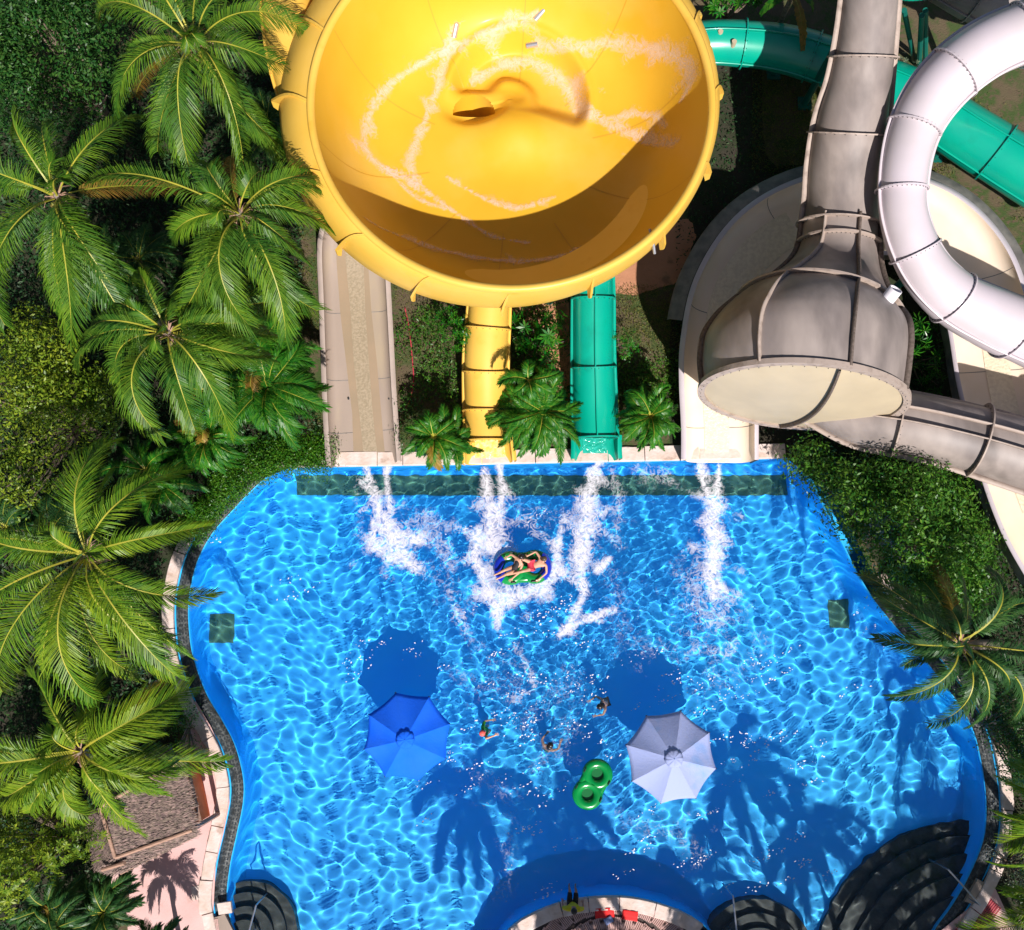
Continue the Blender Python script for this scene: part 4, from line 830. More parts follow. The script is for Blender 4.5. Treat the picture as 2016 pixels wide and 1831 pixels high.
rail((504, 1782), (486, 1848), .75, .95, 'steel handrail slanting over the bottom left pool steps')
rail((1867, 1712), (1930, 1782), .75, .95, 'thin steel handrail slanting over the wide bottom right steps')
rail((1443, 1764), (1452, 1850), .75, .95, 'upright steel handrail over the steps right of the deck tongue')
M['matpink'] = nmat('pink_slat_mat', (.62, .40, .36), .8, (.5, .30, .26), 3); M['matred'] = nmat('red_slat_mat', (.42, .06, .08), .8, (.32, .05, .06), 3); M['redbright'] = nmat('bright_red_cloth', (.85, .02, .02), .8)
mats = []
def mat_module(x, y, ang, m_, label, w_=.62, l_=.62):
    c = D(x, y, .21); mb = MB(); Rz = Matrix.Rotation(ang, 3, 'Z')
    for k in range(9): mb.box(c+Rz@Vector(((k-4)*w_/9, 0, 0)), w_/9*.62, l_, .025, Rz)
    for k in (-1, 0, 1): mb.box(c+Rz@Vector((0, k*l_*.46, -.014)), w_, .03, .02, Rz)
    return tag(mb.build('slatted_mat', m_), label, 'mat', 'slatted mats beside the pool steps')
for i in range(6):
    x, y = 1945-i*28, 1790+i*31
    mat_module(x, y, R(-42), M['matred'] if i in (0, 1, 2) else M['matpink'], 'red slatted mat at the head of the bottom right steps' if i < 3 else 'pale pink slatted mat beside the bottom right steps')
for i in range(24):
    a = R(152-(i%12)*11.2); ro = i//12; cx_, cy_ = D(1208, 1900, .2).x, D(1208, 1900, .2).y; px, py = cx_+(1.78-.55*ro)*math.cos(a)*1.36, cy_+(1.74-.55*ro)*math.sin(a)*1.02
    c = Vector((px, py, .21)); mb = MB(); Rz = Matrix.Rotation(a+math.pi/2, 3, 'Z')
    for k in range(8): mb.box(c+Rz@Vector(((k-3.5)*.058, 0, 0)), .036, .48, .03, Rz)
    for k in (-1, 1): mb.box(c+Rz@Vector((0, k*.2, -.016)), .48, .03, .02, Rz)
    tag(mb.build('slatted_mat', M['matpink']), 'pink slatted mat laid along the curved coping of the bottom deck', 'mat', 'slatted mats along the bottom deck')
for x, y, w_, l_, a, lb in ((1190, 1797, .62, .30, 4, 'bright red towel spread behind the seated attendant'), (1240, 1802, .50, .30, -8, 'second bright red towel at the right of the other')):
    c = D(x, y, .235); V = []; 
    for i in range(9):
        for j in range(6): V.append(c+Matrix.Rotation(R(a), 3, 'Z')@Vector(((i/8-.5)*w_, (j/5-.5)*l_, .012*math.sin(i*1.7+j)+.01*math.cos(j*2.3))))
    o = mesh('towel', [tuple(v) for v in V], gridfaces(9, 6), M['redbright'], smooth=True); tag(o, lb, 'towel', 'red towels on the bottom deck'); md = o.modifiers.new('th', 'SOLIDIFY'); md.thickness = .015
c = D(1198, 1812, .26); V = [c+Matrix.Rotation(R(30), 3, 'Z')@Vector(((i/4-.5)*.28, (j/3-.5)*.2, .015*math.sin(i*2+j))) for i in range(5) for j in range(4)]
o = mesh('bag', [tuple(v) for v in V], gridfaces(5, 4), M['fabpale']); tag(o, 'small pale blue cloth lying below the red towel', 'cloth'); o.modifiers.new('th', 'SOLIDIFY').thickness = .02
# concrete pads at the gutter ends
for nm, poly, lb in (('concrete_pad', [(428, 1778), (455, 1774), (458, 1796), (432, 1800)], 'pale stone block closing the gutter at the bottom left'), ('concrete_pad', [(405, 1812), (442, 1800), (468, 1850), (440, 1880), (415, 1860)], 'grey slab with a pink drain grid beside the bottom left steps'), ('concrete_pad', [(1925, 1730), (1955, 1748), (1930, 1785), (1900, 1775)], 'grey concrete pad at the foot of the long thin handrail')):
    o = sheet(nm, W2(poly, .2), .27 if 'block' in lb else .20, M['stone'] if 'block' in lb else M['beige'], th=.14, kind=None); tag(o, lb, 'slab')
mat_module(418, 1822, R(10), M['matpink'], 'small pink slatted grid at the bottom left corner of the pool deck', .4, .35)
# ================================================================= THATCHED HUT
def crop8(cx, cy, z): return D((160+cx*.20752)/1.01587, (1480+cy*.20752)/1.01587, z)
def hut():
    TL, TR, BR, BL = crop8(205, 640, 3.1), crop8(940, 215, 3.1), crop8(1085, 865, 2.75), crop8(345, 1130, 2.75)
    t = thing('thatched_hut', (TL.lerp(BR, .5).x, TL.lerp(BR, .5).y, GZ), 'grey thatched hut with an orange side wall beside the pink deck', 'hut')
    o1 = crop8(70, 700, 2.1); o2 = crop8(150, 1235, 1.9); o3 = crop8(390, 1290, 2.3); o4 = crop8(1110, 925, 2.3); t1 = crop8(60, 480, 2.3); t2 = crop8(860, 60, 2.3)
    rng = np.random.default_rng(3)
    def slope(a, b_, c, d, n, ln, wd, dirn, nm='thatch'):    # quad a b c d, straw lies along dirn
        V = [a, b_, c, d, a-Vector((0, 0, .22)), b_-Vector((0, 0, .22)), c-Vector((0, 0, .22)), d-Vector((0, 0, .22))]
        mesh('thatch_bed', [tuple(v) for v in V], [(0, 1, 2, 3), (7, 6, 5, 4), (0, 4, 5, 1), (1, 5, 6, 2), (2, 6, 7, 3), (3, 7, 4, 0)], M['thatchb'], t)
        A, B_, Cc, Dd = [np.array(v) for v in (a, b_, c, d)]; u = rng.random(n); v = rng.random(n); p = ((1-u)*(1-v))[:, None]*A+(u*(1-v))[:, None]*B_+(u*v)[:, None]*Cc+((1-u)*v)[:, None]*Dd
        nn = np.cross(B_-A, Dd-A); nn /= np.linalg.norm(nn); nn *= np.sign(nn[2]); dr = np.array(dirn)/np.linalg.norm(dirn); sd = np.cross(nn, dr)
        an = rng.normal(0, .22, n); dd = dr[None]*np.cos(an)[:, None]+sd[None]*np.sin(an)[:, None]; ss = np.cross(nn, dd); L_ = ln*rng.uniform(.5, 1.3, n)[:, None]; w_ = wd*rng.uniform(.5, 1.3, n)[:, None]; h0 = rng.uniform(.0, .03, n)[:, None]; h1 = h0+rng.uniform(.01, .07, n)[:, None]
        q0 = p-ss*w_+nn*h0; q1 = p+ss*w_+nn*h0; q2 = p+dd*L_+ss*w_*.4+nn*h1; q3 = p+dd*L_-ss*w_*.4+nn*h1
        mesh(nm, np.stack([q0, q1, q2, q3], 1), np.arange(4*n).reshape(n, 4), M['thatch'], t)
    slope(TL, TR, BR, BL, 5200, .30, .016, (TR-TL)*.9+(BR-TR)*.25)
    slope(o1, TL, BL, o2, 1300, .26, .015, (o1-TL)+(o2-o1)*.3); slope(BL, BR, o4, o3, 1300, .22, .015, (o4-o3)); slope(t1, t2, TR, TL, 1300, .28, .016, (t1-TL)*.6-(TR-TL)*.2)
    slope(o2, BL, o3, o3.lerp(o2, .5), 250, .2, .015, (o2-BL))
    for a, b_ in ((TL, BL), (BL, BR), (TL, TR)):
        mb = MB(); mb.pipe([a+Vector((0, 0, .05)), a.lerp(b_, .5)+Vector((0, 0, .08)), b_+Vector((0, 0, .05))], .055, 8); mb.build('ridge_pole', M['wood'], t)
    mb = MB(); mb.pipe([o3, o4], .03, 6); mb.build('eave_pole', M['wood'], t); mb = MB(); mb.pipe([crop8(215, 1250, 2.5), crop8(430, 1185, 2.85)], .06, 8); mb.build('eave_pole', M['wood'], t)
    # orange wall, sloping out under the roof, with a capping board
    a0, a1 = crop8(935, 180, 2.3), crop8(1085, 800, 2.3); b0, b1 = crop8(1012, 165, 1.25), crop8(1150, 790, 1.25); V = []
    dn = Vector((-.28, 0, 0)); V = [a0, a1, b1, b0, a0+dn-Vector((0, 0, .2)), a1+dn-Vector((0, 0, .2)), b1+dn-Vector((0, 0, .1)), b0+dn-Vector((0, 0, .1))]
    mesh('orange_wall', [tuple(v) for v in V], [(0, 1, 2, 3), (7, 6, 5, 4), (0, 4, 5, 1), (1, 5, 6, 2), (2, 6, 7, 3), (3, 7, 4, 0)], M['orange'], t)
    mb = MB(); mb.pipe([b0+Vector((.03, 0, .03)), b1+Vector((.03, 0, .03))], .06, 4); mb.build('capping_board', M['wood'], t)
    for k in range(6): mb = MB(); p, q = a0.lerp(a1, (k+.6)/6.6), b0.lerp(b1, (k+.6)/6.6); mb.pipe([p+Vector((0, 0, .012)), q+Vector((0, 0, .012))], .010, 4); mb.build('wall_joint', M['wood'], t)
    for p in (TL, TR, BR, BL): mb = MB(); mb.pipe([(p.x, p.y, 0), (p.x*.98+TL.lerp(BR, .5).x*.02, p.y, p.z-.2)], .08, 8); mb.build('post', M['wood'], t)
    V = [b0, b1, (b1.x, b1.y, GZ), (b0.x, b0.y, GZ)]; V = [Vector(v) for v in V]; V += [v+Vector((-.15, 0, 0)) for v in V]
    mesh('lower_wall', [tuple(v) for v in V], [(0, 1, 2, 3), (7, 6, 5, 4), (0, 4, 5, 1), (1, 5, 6, 2), (2, 6, 7, 3), (3, 7, 4, 0)], M['orange'], t)
hut()
# ================================================================= PLANTS
def frond(parent, a, tip, arch, wid, seed, lm, n=64, droop=.5, name='frond', vee=.28, r0=.030, lw=.018, curl=0.):
    rnd = np.random.default_rng(seed); a = np.array(a, float); tip = np.array(tip, float); d = tip-a; hl = np.hypot(d[0], d[1]); L_ = np.linalg.norm(d)
    side0 = np.array((-d[1], d[0], 0))/max(hl, .01); c1 = a+d*.35+np.array((0, 0, arch))+side0*curl*L_*.5; c2 = a+d*.80+np.array((0, 0, arch*.85))+side0*curl*L_*.6
    u = np.linspace(0, 1, n)[:, None]; P = (1-u)**3*a+3*(1-u)**2*u*c1+3*(1-u)*u*u*c2+u**3*tip
    T = np.gradient(P, axis=0); T /= np.linalg.norm(T, axis=1)[:, None]; s = np.cross(T, (0, 0, 1)); s /= np.linalg.norm(s, axis=1)[:, None]+1e-6; up = np.cross(s, T)
    tw = rnd.normal(0, .42); V = []; Fc = []; mi = []
    # rib: three-sided tapering rod
    for i in range(n):
        r_ = r0*(1-.8*i/n)
        for k in range(3): an = 2.09*k+.52; V.append(P[i]+s[i]*math.cos(an)*r_+up[i]*math.sin(an)*r_)
    Fc += [(i*3+k, i*3+(k+1) % 3, (i+1)*3+(k+1) % 3, (i+1)*3+k) for i in range(n-1) for k in range(3)]; mi += [1]*len(Fc)
    i0 = int(n*.13); idx = np.arange(i0, n-1)
    idx = np.concatenate([idx, idx+.5]); 
    def at(A, q): f = np.floor(q).astype(int); f = np.minimum(f, n-2); w_ = (q-f)[:, None]; return A[f]*(1-w_)+A[f+1]*w_
    for sg in (-1, 1):
        q = idx+rnd.uniform(-.2, .2, len(idx)); m_ = len(q); p = at(P, q); t_ = at(T, q); s_ = at(s, q)*sg; u_ = at(up, q); f = q/n
        ln = wid*(.30+.70*np.sin(np.pi*np.clip((f-.02)/1.05, 0, 1))**.75)*rnd.uniform(.86, 1.1, m_); fw = .45+.75*f+rnd.normal(0, .05, m_)
        v_ = vee+rnd.normal(0, .07, m_)+tw*sg; d0 = s_*np.cos(fw)[:, None]+t_*np.sin(fw)[:, None]+u_*v_[:, None]; d0 /= np.linalg.norm(d0, axis=1)[:, None]
        dr = droop*rnd.uniform(.5, 1.6, m_)[:, None]; d1 = d0+np.array((0, 0, -1))*dr; d1 /= np.linalg.norm(d1, axis=1)[:, None]; d2 = d1+np.array((0, 0, -1))*dr*1.3; d2 /= np.linalg.norm(d2, axis=1)[:, None]
        wn_ = np.cross(d0, u_); wn_ /= np.linalg.norm(wn_, axis=1)[:, None]; l = ln[:, None]; b0 = p; b1 = b0+d0*l*.35; b2 = b1+d1*l*.35; b3 = b2+d2*l*.30
        W_ = [lw*.35, lw*.62, lw*.45]
        base = len(V); rows = np.stack([b0-wn_*W_[0], b0+wn_*W_[0], b1-wn_*W_[1], b1+wn_*W_[1], b2-wn_*W_[2], b2+wn_*W_[2], b3], 1).reshape(-1, 3)
        V += list(rows)
        for k in range(m_): o = base+k*7; Fc += [(o, o+1, o+3, o+2), (o+2, o+3, o+5, o+4), (o+4, o+5, o+6)]; mi += [0]*3
    return mesh(name, np.array(V), Fc, [lm, M['rachis']], parent, False, mi)
def coco(x, y, z, tips, lm, label, seed, extra=5, wid=.92, group='coconut palms', n=64, base=None, zt=(-1.6, -.2)):
    c = D(x, y, z); rnd = random.Random(seed); b = base or D(x+rnd.uniform(-25, 25), y+rnd.uniform(-25, 25), GZ)
    t = thing('coconut_palm', (b.x, b.y, GZ), label, 'palm', group)
    mb = MB(); P = [Vector(b).lerp(c, q)+Vector((math.sin(q*3)*.15, 0, 0)) for q in np.linspace(0, 1, 12)]; P[0].z = 0; mb.pipe(P, [.20-.09*q for q in np.linspace(0, 1, 12)], 10); mb.build('trunk', M['palmbark'], t, True)
    mb = MB()
    for k in range(7): a = rnd.uniform(0, 6.28); mb.pipe([c+Vector((math.cos(a)*.22, math.sin(a)*.22, -.15)), c+Vector((math.cos(a)*.25, math.sin(a)*.25, -.25)), c+Vector((math.cos(a)*.26, math.sin(a)*.26, -.38)), c+Vector((math.cos(a)*.25, math.sin(a)*.25, -.48))], [.03, .11, .11, .03], 8)
    mb.build('coconuts', M['husk'], t, True)
    mb = MB()
    for k in range(16): a = rnd.uniform(0, 6.28); r_ = rnd.uniform(.3, .65); mb.pipe([c+Vector((math.cos(a)*.1, math.sin(a)*.1, .02)), c+Vector((math.cos(a)*r_*.6, math.sin(a)*r_*.6, .12)), c+Vector((math.cos(a)*r_, math.sin(a)*r_, -.12))], [.02, .014, .008], 4)
    mb.build('flower_stalks', M['wood'], t)
    ms = [math.atan2(-(ty-y), tx-x) for tx, ty in tips]; al = [(tx, ty) for tx, ty in tips]
    for k, (tx, ty) in enumerate(al):
        dz = rnd.uniform(*zt); L_ = math.hypot(tx-x, ty-y)/scl(c); dz -= .25*max(0, L_-2.4); tp = D(tx, ty, z+dz); d = (tp-c); d.z = 0; d.normalize()
        frond(t, c+d*.12, tp, .55+.28*L_+rnd.uniform(-.35, .5)-dz*.12, wid*(.75+.11*L_)*rnd.uniform(.72, 1.15), seed*100+k, lm, n, rnd.uniform(.5, 1.1), curl=rnd.uniform(-.36, .36))
    for k in range(extra):      # lower, older fronds
        a = rnd.uniform(0, 6.28); L_ = rnd.uniform(2.2, 3.2); tp = c+Vector((math.cos(a)*L_, math.sin(a)*L_, rnd.uniform(-3.0, -1.8))); frond(t, c+Vector((math.cos(a)*.12, math.sin(a)*.12, -.1)), tp, .7, wid*(.8 if k == 1 else 1), seed*100+50+k, M['brownleaf'] if k == 1 else lm, n, .7 if k != 1 else 1.3)
    for k in range(2): a = rnd.uniform(0, 6.28); tp = c+Vector((math.cos(a)*.7, math.sin(a)*.7, .9)); frond(t, c, tp, .7, wid*.5, seed*100+80+k, lm, 36, .2)
    return t
pA, pB, pD = M['palmA'], M['palmB'], M['palmD']
coco(382, 88, 8.2, [(600, 62), (236, 228), (376, 342), (566, 300), (195, 40), (300, -30), (440, -60), (520, -10), (480, 330), (255, 120), (380, -70), (560, 130)], pA, 'tall coconut palm at the top left whose right frond reaches the yellow bowl', 1)
coco(112, 385, 7.8, [(262, 232), (40, 235), (-40, 320), (-10, 560), (10, 640), (140, 668), (255, 610), (290, 700), (-20, 440), (80, 250), (200, 480), (290, 560)], pA, 'coconut palm with long drooping fronds at the left edge above the yellow-green tree', 2)
coco(470, 420, 7.7, [(162, 388), (690, 405), (628, 350), (420, 330), (520, 345), (605, 515), (625, 612), (562, 665), (490, 640), (415, 610), (345, 640), (340, 470), (655, 455)], pA, 'coconut palm between the beige slide and the left trees, fronds over the slide rim', 3)
coco(330, 655, 7.2, [(158, 722), (198, 598), (270, 540), (345, 590), (525, 705), (480, 615), (385, 850), (318, 858), (452, 850), (180, 662), (240, 770), (520, 640)], pA, 'coconut palm above the low palms near the hedge and the gutter corner', 4)
coco(168, 1092, 8.6, [(424, 1166), (415, 1035), (368, 925), (215, 872), (345, 1330), (275, 1330), (190, 1378), (90, 1330), (5, 1362), (-50, 1230), (-60, 1100), (-20, 1010), (90, 1010), (340, 1255), (140, 1230)], pB, 'largest bright coconut palm reaching over the left pool gutter', 5, extra=6, wid=.85)
coco(156, 1480, 7.2, [(372, 1355), (312, 1432), (338, 1510), (322, 1562), (245, 1590), (170, 1605), (118, 1560), (10, 1570), (-50, 1500), (-30, 1430), (70, 1335), (210, 1370), (60, 1600)], pB, 'bright coconut palm leaning over the thatched hut roof', 6, extra=4)
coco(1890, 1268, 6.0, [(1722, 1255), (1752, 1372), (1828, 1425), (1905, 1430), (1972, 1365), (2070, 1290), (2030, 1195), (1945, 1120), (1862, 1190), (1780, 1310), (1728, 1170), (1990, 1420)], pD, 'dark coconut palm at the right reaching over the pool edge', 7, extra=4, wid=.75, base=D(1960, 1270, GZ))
coco(2085, 1570, 5.5, [(1965, 1605), (1972, 1532), (1975, 1660), (1990, 1500), (2060, 1450), (2070, 1690), (1960, 1700)], pB, 'coconut palm at the right edge whose yellowish fronds enter the frame beside the gutter', 8, extra=2)
coco(2110, 1780, 4.6, [(1975, 1752), (1990, 1800), (2010, 1850), (2030, 1720), (2060, 1900)], pB, 'coconut palm in the bottom right corner beyond the pink paving', 9, extra=1)
# palms just beyond the bottom edge: their crowns shade the pool
def at_shadow(px, py, h, zf=-1.): p = D(px, py, zf); k = h-zf; return p+Vector((SUNV.x, SUNV.y, 0))/SUNV.z*(k-.45)
for i, (px, py, h) in enumerate(((1110, 1640, 8.5), (1120, 1790, 7.0), (940, 1590, 9.0), (1450, 1540, 9.5), (1590, 1665, 8.6), (1850, 1660, 9.4), (1380, 1770, 7.2), (1760, 1790, 8.0))):
    p = at_shadow(px, py, h); rnd = random.Random(i+50); p.z = h; t = thing('coconut_palm', (p.x, p.y, GZ), 'palm standing on the bank below the bottom edge, known by its shadow in the pool', 'palm', 'palms beyond the bottom edge')
    mb = MB(); mb.pipe([(p.x, p.y, 0), (p.x+.1, p.y, h*.5), tuple(p)], [.2, .14, .11], 8); mb.build('trunk', M['palmbark'], t, True)
    for k in range(13):
        a = 6.283*k/13+rnd.uniform(-.2, .2); L_ = rnd.uniform(1.5, 2.2); tp = p+Vector((math.cos(a)*L_, math.sin(a)*L_, rnd.uniform(-1.6, .1))); frond(t, p, tp, 1.0, .55, 7000+i*20+k, pA, 34, .5, lw=.055)
# low palms
def lowpalm(x, y, z, rpx, nf, lm, label, seed, name='low_palm', group='low bushy palms', lw=.017, wid=.34, stems=1, spread=.0):
    t = None; rnd = random.Random(seed); c0 = D(x, y, z); t = thing(name, (c0.x, c0.y, GZ), label, 'palm', group)
    for s_ in range(stems):
        c = c0+Vector((rnd.uniform(-1, 1)*spread, rnd.uniform(-1, 1)*spread, rnd.uniform(-.4, .2))); mb = MB(); mb.pipe([(c.x, c.y, 0), (c.x, c.y, c.z*.6), tuple(c)], [.09, .07, .05], 7); mb.build('trunk', M['palmbark'], t, True); r_ = rpx/scl(c)
        nf = int(nf*1.3)
        for k in range(nf):
            a = 6.283*(k+rnd.random()*.9)/nf; L_ = r_*rnd.uniform(.65, 1.1); el = rnd.choice((-.5, -.1, .35)); tp = c+Vector((math.cos(a)*L_, math.sin(a)*L_, el*L_*.8)); frond(t, c, tp, .35+.18*L_, wid*rnd.uniform(.8, 1.15), seed*77+s_*30+k, lm if rnd.random() > .015 else M['brownleaf'], 46, rnd.uniform(.3, 1.0), lw=lw, r0=.014, vee=.35, curl=rnd.uniform(-.3, .3))
aR = M['areca']
lowpalm(548, 742, 3.2, 112, 16, aR, 'bushy bright palm touching the left side of the beige slide', 21, stems=3, spread=.7, wid=.55)
lowpalm(866, 852, 1.7, 66, 13, aR, 'low palm between the beige slide and the yellow tube mouth', 22, stems=2, spread=.35)
lowpalm(1043, 838, 1.8, 80, 15, aR, 'wide low palm between the yellow and green tube mouths', 23, stems=3, spread=.5)
lowpalm(1270, 832, 1.8, 64, 13, aR, 'low palm between the green tube and the cream flume', 24, stems=2, spread=.35)
lowpalm(1040, 750, 2.6, 60, 6, aR, 'single upright palm fan behind the middle low palm', 25)
lowpalm(300, 935, 2.0, 80, 12, aR, 'shaded low palm left of the hedge', 26, stems=2, spread=.6)
lowpalm(400, 880, 2.0, 75, 11, aR, 'shaded low palm between the hedge and the coconut palms', 27, stems=2, spread=.5)
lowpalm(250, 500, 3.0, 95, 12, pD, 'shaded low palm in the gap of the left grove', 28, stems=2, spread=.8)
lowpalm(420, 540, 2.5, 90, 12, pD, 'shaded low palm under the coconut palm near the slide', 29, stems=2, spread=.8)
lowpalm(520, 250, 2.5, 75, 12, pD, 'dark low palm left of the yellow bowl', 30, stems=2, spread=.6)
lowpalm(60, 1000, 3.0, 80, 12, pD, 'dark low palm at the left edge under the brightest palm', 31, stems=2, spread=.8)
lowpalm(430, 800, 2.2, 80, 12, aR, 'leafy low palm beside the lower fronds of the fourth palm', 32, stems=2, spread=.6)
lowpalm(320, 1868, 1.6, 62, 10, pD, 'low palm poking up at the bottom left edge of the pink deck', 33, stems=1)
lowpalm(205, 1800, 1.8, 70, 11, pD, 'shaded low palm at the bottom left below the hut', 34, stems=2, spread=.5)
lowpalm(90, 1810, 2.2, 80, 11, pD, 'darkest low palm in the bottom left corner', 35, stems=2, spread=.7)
# banana-like plant at the top edge
c = D(1560, -10, 3.2); t = thing('banana_plant', (c.x, c.y, GZ), 'banana plant with torn green and brown leaves at the top edge', 'plant')
mb = MB(); mb.pipe([(c.x, c.y, 0), tuple(c)], [.15, .08], 8); mb.build('stem', M['palmbark'], t)
for k, (tx, ty) in enumerate(((1500, 25), (1530, -10), (1580, 95), (1600, 20), (1540, -60), (1625, -20))):
    frond(t, c, D(tx, ty, 2.7), .5, .26, 900+k, M['brownleaf'] if k == 2 else aR, 26, .15, 'leaf', .1, .02, .10)
# leaf clouds ---------------------------------------------------------------
def leaves(P, Nn, size, rng, asp=.42):
    n = len(P); d = rng.normal(size=(n, 3)); Nn = Nn+rng.normal(size=(n, 3))*.55; Nn /= np.linalg.norm(Nn, axis=1)[:, None]
    d -= Nn*(d*Nn).sum(1)[:, None]; d /= np.linalg.norm(d, axis=1)[:, None]; s = np.cross(Nn, d); L_ = size*rng.uniform(.6, 1.3, n)[:, None]
    return np.stack([P-d*L_*.5, P+s*L_*asp*.5+Nn*L_*.08, P+d*L_*.5, P-s*L_*asp*.5+Nn*L_*.08], 1)
def lumps_leaves(lumps, per, size, rng, asp=.42, twig=.09, whorl=0):
    out = []
    for (cx, cy, cz, r_) in lumps:
        n = int(per*r_*r_); th = np.arccos(rng.uniform(-.25, 1, n)); ph = rng.uniform(0, 6.283, n); d = np.stack([np.sin(th)*np.cos(ph), np.sin(th)*np.sin(ph), np.cos(th)], 1)
        bump = 1+.22*np.sin(ph*3+cx*7)*np.sin(th*4+cy)+.15*np.sin(ph*7+cy*5); rr = r_*bump*(1-np.abs(rng.normal(0, .16, n))); P = np.array((cx, cy, cz))+d*rr[:, None]*np.array((1, 1, .75)); P += rng.normal(0, twig, P.shape)
        if whorl:
            k = whorl; P0 = P[:max(1, n//k)]; dd = d[:len(P0)]; a = rng.uniform(0, 6.28, (len(P0), 1))+np.arange(k)[None]*6.283/k; e1 = np.cross(dd, (0.1, .2, 1)); e1 /= np.linalg.norm(e1, axis=1)[:, None]; e2 = np.cross(dd, e1)
            dr = e1[:, None]*np.cos(a)[..., None]+e2[:, None]*np.sin(a)[..., None]; L_ = size*rng.uniform(.7, 1.2, (len(P0), k, 1)); up = dd[:, None]; tipn = dr*L_+up*L_*.25; sd = np.cross(dr, up); w_ = L_*asp*.5
            q = np.stack([P0[:, None]+0*tipn, P0[:, None]+tipn*.55+sd*w_+up*L_*.12, P0[:, None]+tipn, P0[:, None]+tipn*.55-sd*w_+up*L_*.12], 2).reshape(-1, 4, 3); out.append(q)
        else: out.append(leaves(P, d, size, rng, asp))
    return np.concatenate(out)
def tree(name, poly, z0, z1, nl, lr, per, size, m, label, seed, cat='tree', group=None, asp=.42, whorl=0, trunks=1, fill=.5):
    rng = np.random.default_rng(seed); W_ = np.array(W2(poly, (z0+z1)/2)); x0, y0 = W_.min(0); x1, y1 = W_.max(0); L_ = []; c = W_.mean(0); R_ = np.hypot(*(W_-c).T).mean()
    while len(L_) < nl:
        x, y = rng.uniform(x0, x1), rng.uniform(y0, y1)
        if inpoly(np.array([x]), np.array([y]), W_)[0]:
            q = min(1, math.hypot(x-c[0], y-c[1])/R_); L_.append((x, y, z0+(z1-z0)*(1-q*q)*rng.uniform(.35, 1.15)+rng.uniform(-.25, .25)*min(1, z1/3), lr*rng.uniform(.55, 1.25)))
    t = thing(name, (c[0], c[1], GZ), label, cat, group); q = lumps_leaves(L_, per, size, rng, asp, .1, whorl)
    mesh('crown', q, np.arange(4*len(q)).reshape(-1, 4), m, t)
    mb = MB(); hub = Vector((c[0], c[1], max(.3, z0*.45)))
    mb.pipe([(c[0], c[1], 0), tuple(hub)], [.22 if z1 > 3 else .07, .17 if z1 > 3 else .05], 8)
    for l in (L_[:28] if z1 > 1 else []): mid = hub.lerp(Vector(l[:3]), .55)+Vector((0, 0, -.15)); mb.pipe([hub, mid, (l[0], l[1], l[2]-.1)], [.10, .06, .02] if z1 > 3 else [.04, .03, .012], 5)
    mb.build('trunk', M['bark'], t)
tree('broadleaf_tree', [(-60, -60), (120, -70), (235, 20), (215, 110), (190, 200), (80, 245), (-60, 215)], 3.8, 6.6, 60, .85, 520, .15, M['leafdk'], 'dense dark green broadleaf tree in the top left corner', 61)
tree('broadleaf_tree', [(-60, 600), (60, 610), (130, 680), (235, 770), (210, 850), (120, 900), (60, 1010), (-60, 1010)], 3.0, 4.8, 48, .8, 560, .135, M['leafyl'], 'yellow-green broadleaf tree at the left edge below the drooping palm', 62)
tree('broadleaf_tree', [(-60, 1560), (70, 1560), (150, 1620), (165, 1680), (120, 1740), (90, 1770), (20, 1780), (-60, 1790)], 3.2, 5.0, 34, .62, 560, .15, M['leafyl'], 'yellow-green tree with whorled leaves left of the thatched hut', 63, whorl=6, asp=.36)
tree('broadleaf_tree', [(1500, 860), (1640, 890), (1800, 925), (1915, 960), (1935, 1030), (1985, 1090), (1990, 1170), (1900, 1200), (1830, 1215), (1780, 1180), (1728, 1110), (1680, 1040), (1630, 975), (1565, 905)], 1.8, 4.6, 85, .70, 700, .145, M['leafmd'], 'large small-leaved tree overhanging the upper right edge of the pool under the grey tube', 64)
tree('broadleaf_tree', [(1900, 1330), (1990, 1330), (2080, 1400), (2080, 1560), (1990, 1560), (1960, 1470), (1925, 1400)], 1.5, 3.0, 40, .55, 650, .10, M['leafdk'], 'shaded dark tree behind the right gutter', 65)
tree('shrub', [(1955, 1660), (2020, 1640), (2080, 1700), (2060, 1770), (1985, 1770), (1950, 1720)], .6, 1.4, 16, .4, 700, .09, M['silver'], 'silvery shrub beside the bottom right steps', 66, 'shrub')
tree('shrub', [(405, 1000), (430, 930), (520, 870), (640, 865), (645, 915), (550, 925), (500, 945), (440, 990), (400, 1040), (360, 1060), (350, 1010)],   .30, .70, 190, .40, 1100, .085, M['hedge'], 'low bright green hedge along the curved coping at the left of the slide', 67, 'hedge')
tree('shrub', [(325, 1380), (370, 1380), (385, 1440), (375, 1490), (345, 1500), (325, 1440)], .7, 1.6, 14, .36, 1300, .075, M['leafmd'], 'round green shrub between the hut and the coping', 68, 'shrub')
tree('frangipani_shrub', [(1005, 620), (1060, 615), (1110, 650), (1140, 690), (1080, 720), (1030, 700), (1010, 665)], 1.0, 1.8, 15, .34, 330, .30, M['frangi'], 'frangipani with glossy leaf rosettes between the yellow and green tubes', 69, 'shrub', whorl=9, asp=.26)
tree('broadleaf_shrub', [(858, 605), (935, 605), (948, 640), (930, 690), (880, 685), (855, 640)], 1.2, 2.2, 14, .42, 800, .13, M['frangi'], 'leafy green shrub left of the yellow tube under the bowl', 70, 'shrub', whorl=5, asp=.34)
tree('broadleaf_shrub', [(1210, 640), (1240, 640), (1250, 680), (1225, 700), (1205, 670)], 1.2, 1.9, 6, .28, 800, .12, M['frangi'], 'small leafy shrub touching the right side of the green tube', 71, 'shrub', whorl=5, asp=.34)
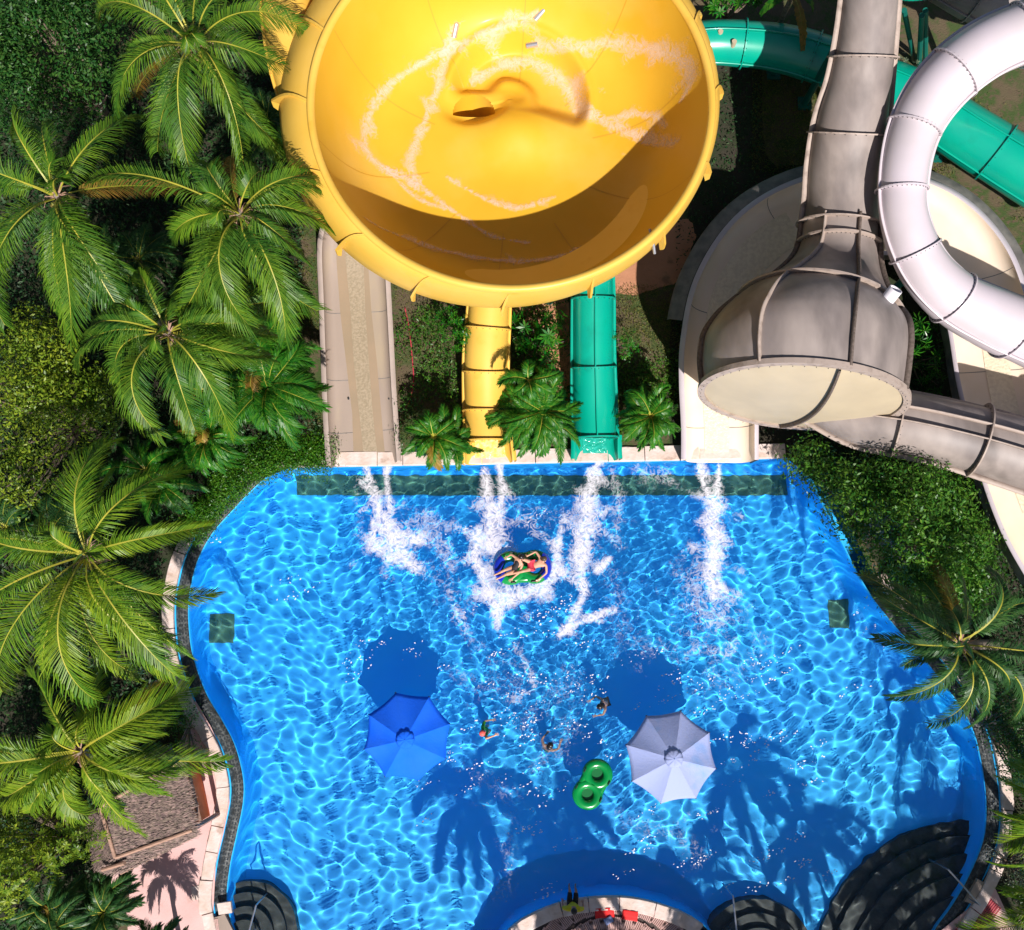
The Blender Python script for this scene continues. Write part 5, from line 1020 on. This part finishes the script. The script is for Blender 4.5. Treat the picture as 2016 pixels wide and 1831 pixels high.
tree('broadleaf_shrub', [(1380, -30), (1500, -30), (1500, 15), (1400, 20)], 1.6, 2.6, 9, .42, 330, .26, M['frangi'], 'glossy long-leaved shrub at the top edge right of the bowl', 72, 'shrub', whorl=8, asp=.28)
tree('lady_palm_clump', [(1775, 640), (1830, 620), (1850, 680), (1860, 760), (1800, 780), (1780, 720)], 1.0, 1.6, 16, .36, 330, .30, M['frangi'], 'clump of narrow-leaved palms between the funnel and the cream flume', 73, 'plant', whorl=8, asp=.16)
tree('shrub', [(1740, 110), (1800, 120), (1800, 175), (1740, 170)], .5, 1.0, 7, .3, 500, .12, M['silver'], 'pale shrub beside the grey tube near the green struts', 74, 'shrub', whorl=5)
tree('shrub', [(790, 770), (830, 770), (840, 870), (800, 880)], .4, 1.0, 9, .3, 700, .10, M['leafdk'], 'dark shrub beside the lower right edge of the beige slide', 75, 'shrub')
# ground growth
def scatter(name, poly, n, size, m, label, seed, h=.12, upright=.6, asp=.3, kind='stuff', clump=None, z=GZ):
    rng = np.random.default_rng(seed); W_ = np.array(W2(poly, z)); x0, y0 = W_.min(0); x1, y1 = W_.max(0); x = rng.uniform(x0, x1, n); y = rng.uniform(y0, y1, n); k = inpoly(x, y, W_)&~inpoly(x, y, POOL+nP*.9)
    if clump: k &= (np.sin(x*clump+1.3*np.sin(y*clump*.7))+np.sin(y*clump*1.2+np.sin(x*clump*.5)*1.7)+rng.normal(0, .6, n)) > -.2
    x, y = x[k], y[k]; P = np.stack([x, y, z+rng.uniform(.02, h, len(x))], 1); Nn = np.tile(np.array((0, 0, 1.)), (len(x), 1))+rng.normal(0, upright, (len(x), 3)); q = leaves(P, Nn, size, rng, asp)
    return tag(mesh(name, q, np.arange(4*len(q)).reshape(-1, 4), m), label, 'grass' if 'grass' in name else 'undergrowth', kind=kind)
scatter('grass', [(590, 440), (640, 430), (650, 900), (600, 880), (560, 600)], 9000, .07, M['grass'], 'dry grass left of the beige slide', 81, clump=2.2)
scatter('grass', [(770, 520), (900, 560), (1120, 560), (1120, 900), (790, 900)], 16000, .07, M['grass'], 'patchy grass between the tube slides', 82, clump=1.7)
scatter('grass', [(1205, 560), (1340, 560), (1345, 900), (1205, 900)], 12000, .07, M['grass'], 'grass right of the green tube', 83, clump=1.6)
scatter('grass', [(1480, 100), (1620, 100), (1620, 340), (1480, 340)], 9000, .08, M['grass'], 'bright grass strip beyond the bowl', 84)
scatter('grass', [(1740, 180), (2060, 180), (2060, 440), (1740, 420)], 14000, .08, M['grass'], 'grass inside the ring of the white spiral tube', 85, clump=1.3)
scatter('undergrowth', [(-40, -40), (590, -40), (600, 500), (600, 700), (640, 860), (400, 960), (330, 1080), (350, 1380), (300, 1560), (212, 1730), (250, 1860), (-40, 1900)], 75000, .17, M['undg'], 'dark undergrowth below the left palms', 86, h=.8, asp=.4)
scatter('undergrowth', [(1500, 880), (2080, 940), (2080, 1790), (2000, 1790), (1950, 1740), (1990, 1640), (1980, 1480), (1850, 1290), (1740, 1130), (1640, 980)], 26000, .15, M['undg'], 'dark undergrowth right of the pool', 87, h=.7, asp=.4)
scatter('undergrowth', [(1330, 430), (1400, 60), (1490, 60), (1500, 320), (1600, 330), (1600, 360), (1400, 480), (1335, 640), (1335, 900), (1318, 900)], 6000, .13, M['undg'], 'low dark plants between the bowl and the cream flume', 88, h=.3, asp=.4)  # leaves added to darken ground that is only in shade
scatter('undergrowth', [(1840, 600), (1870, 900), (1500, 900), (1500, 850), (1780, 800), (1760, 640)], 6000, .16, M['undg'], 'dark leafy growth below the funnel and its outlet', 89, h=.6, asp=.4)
scatter('undergrowth', [(770, 600), (860, 590), (900, 700), (910, 900), (800, 900), (790, 800)], 5000, .12, M['leafmd'], 'leafy ground plants between the beige slide and the yellow tube', 90, h=.35, asp=.4, clump=2)
scatter('undergrowth', [(1010, 600), (1120, 590), (1120, 900), (1010, 900)], 5000, .12, M['leafmd'], 'leafy ground plants between the yellow and green tubes', 91, h=.35, asp=.4, clump=2)
scatter('undergrowth', [(1215, 690), (1335, 690), (1335, 900), (1215, 900)], 4500, .12, M['leafmd'], 'leafy ground plants between the green tube and the cream flume', 92, h=.35, asp=.4, clump=2)
# red garden hose
mb = MB(); P = [D(x, y, GZ+.03) for x, y in ((797, 605), (806, 650), (811, 700), (814, 750), (806, 790), (798, 800))]; mb.pipe([Vector(p) for p in spline([tuple(p) for p in P], 24)], .02, 6)
tag(mb.build('garden_hose', M['redcloth']), 'thin red hose on the grass right of the beige slide', 'hose')
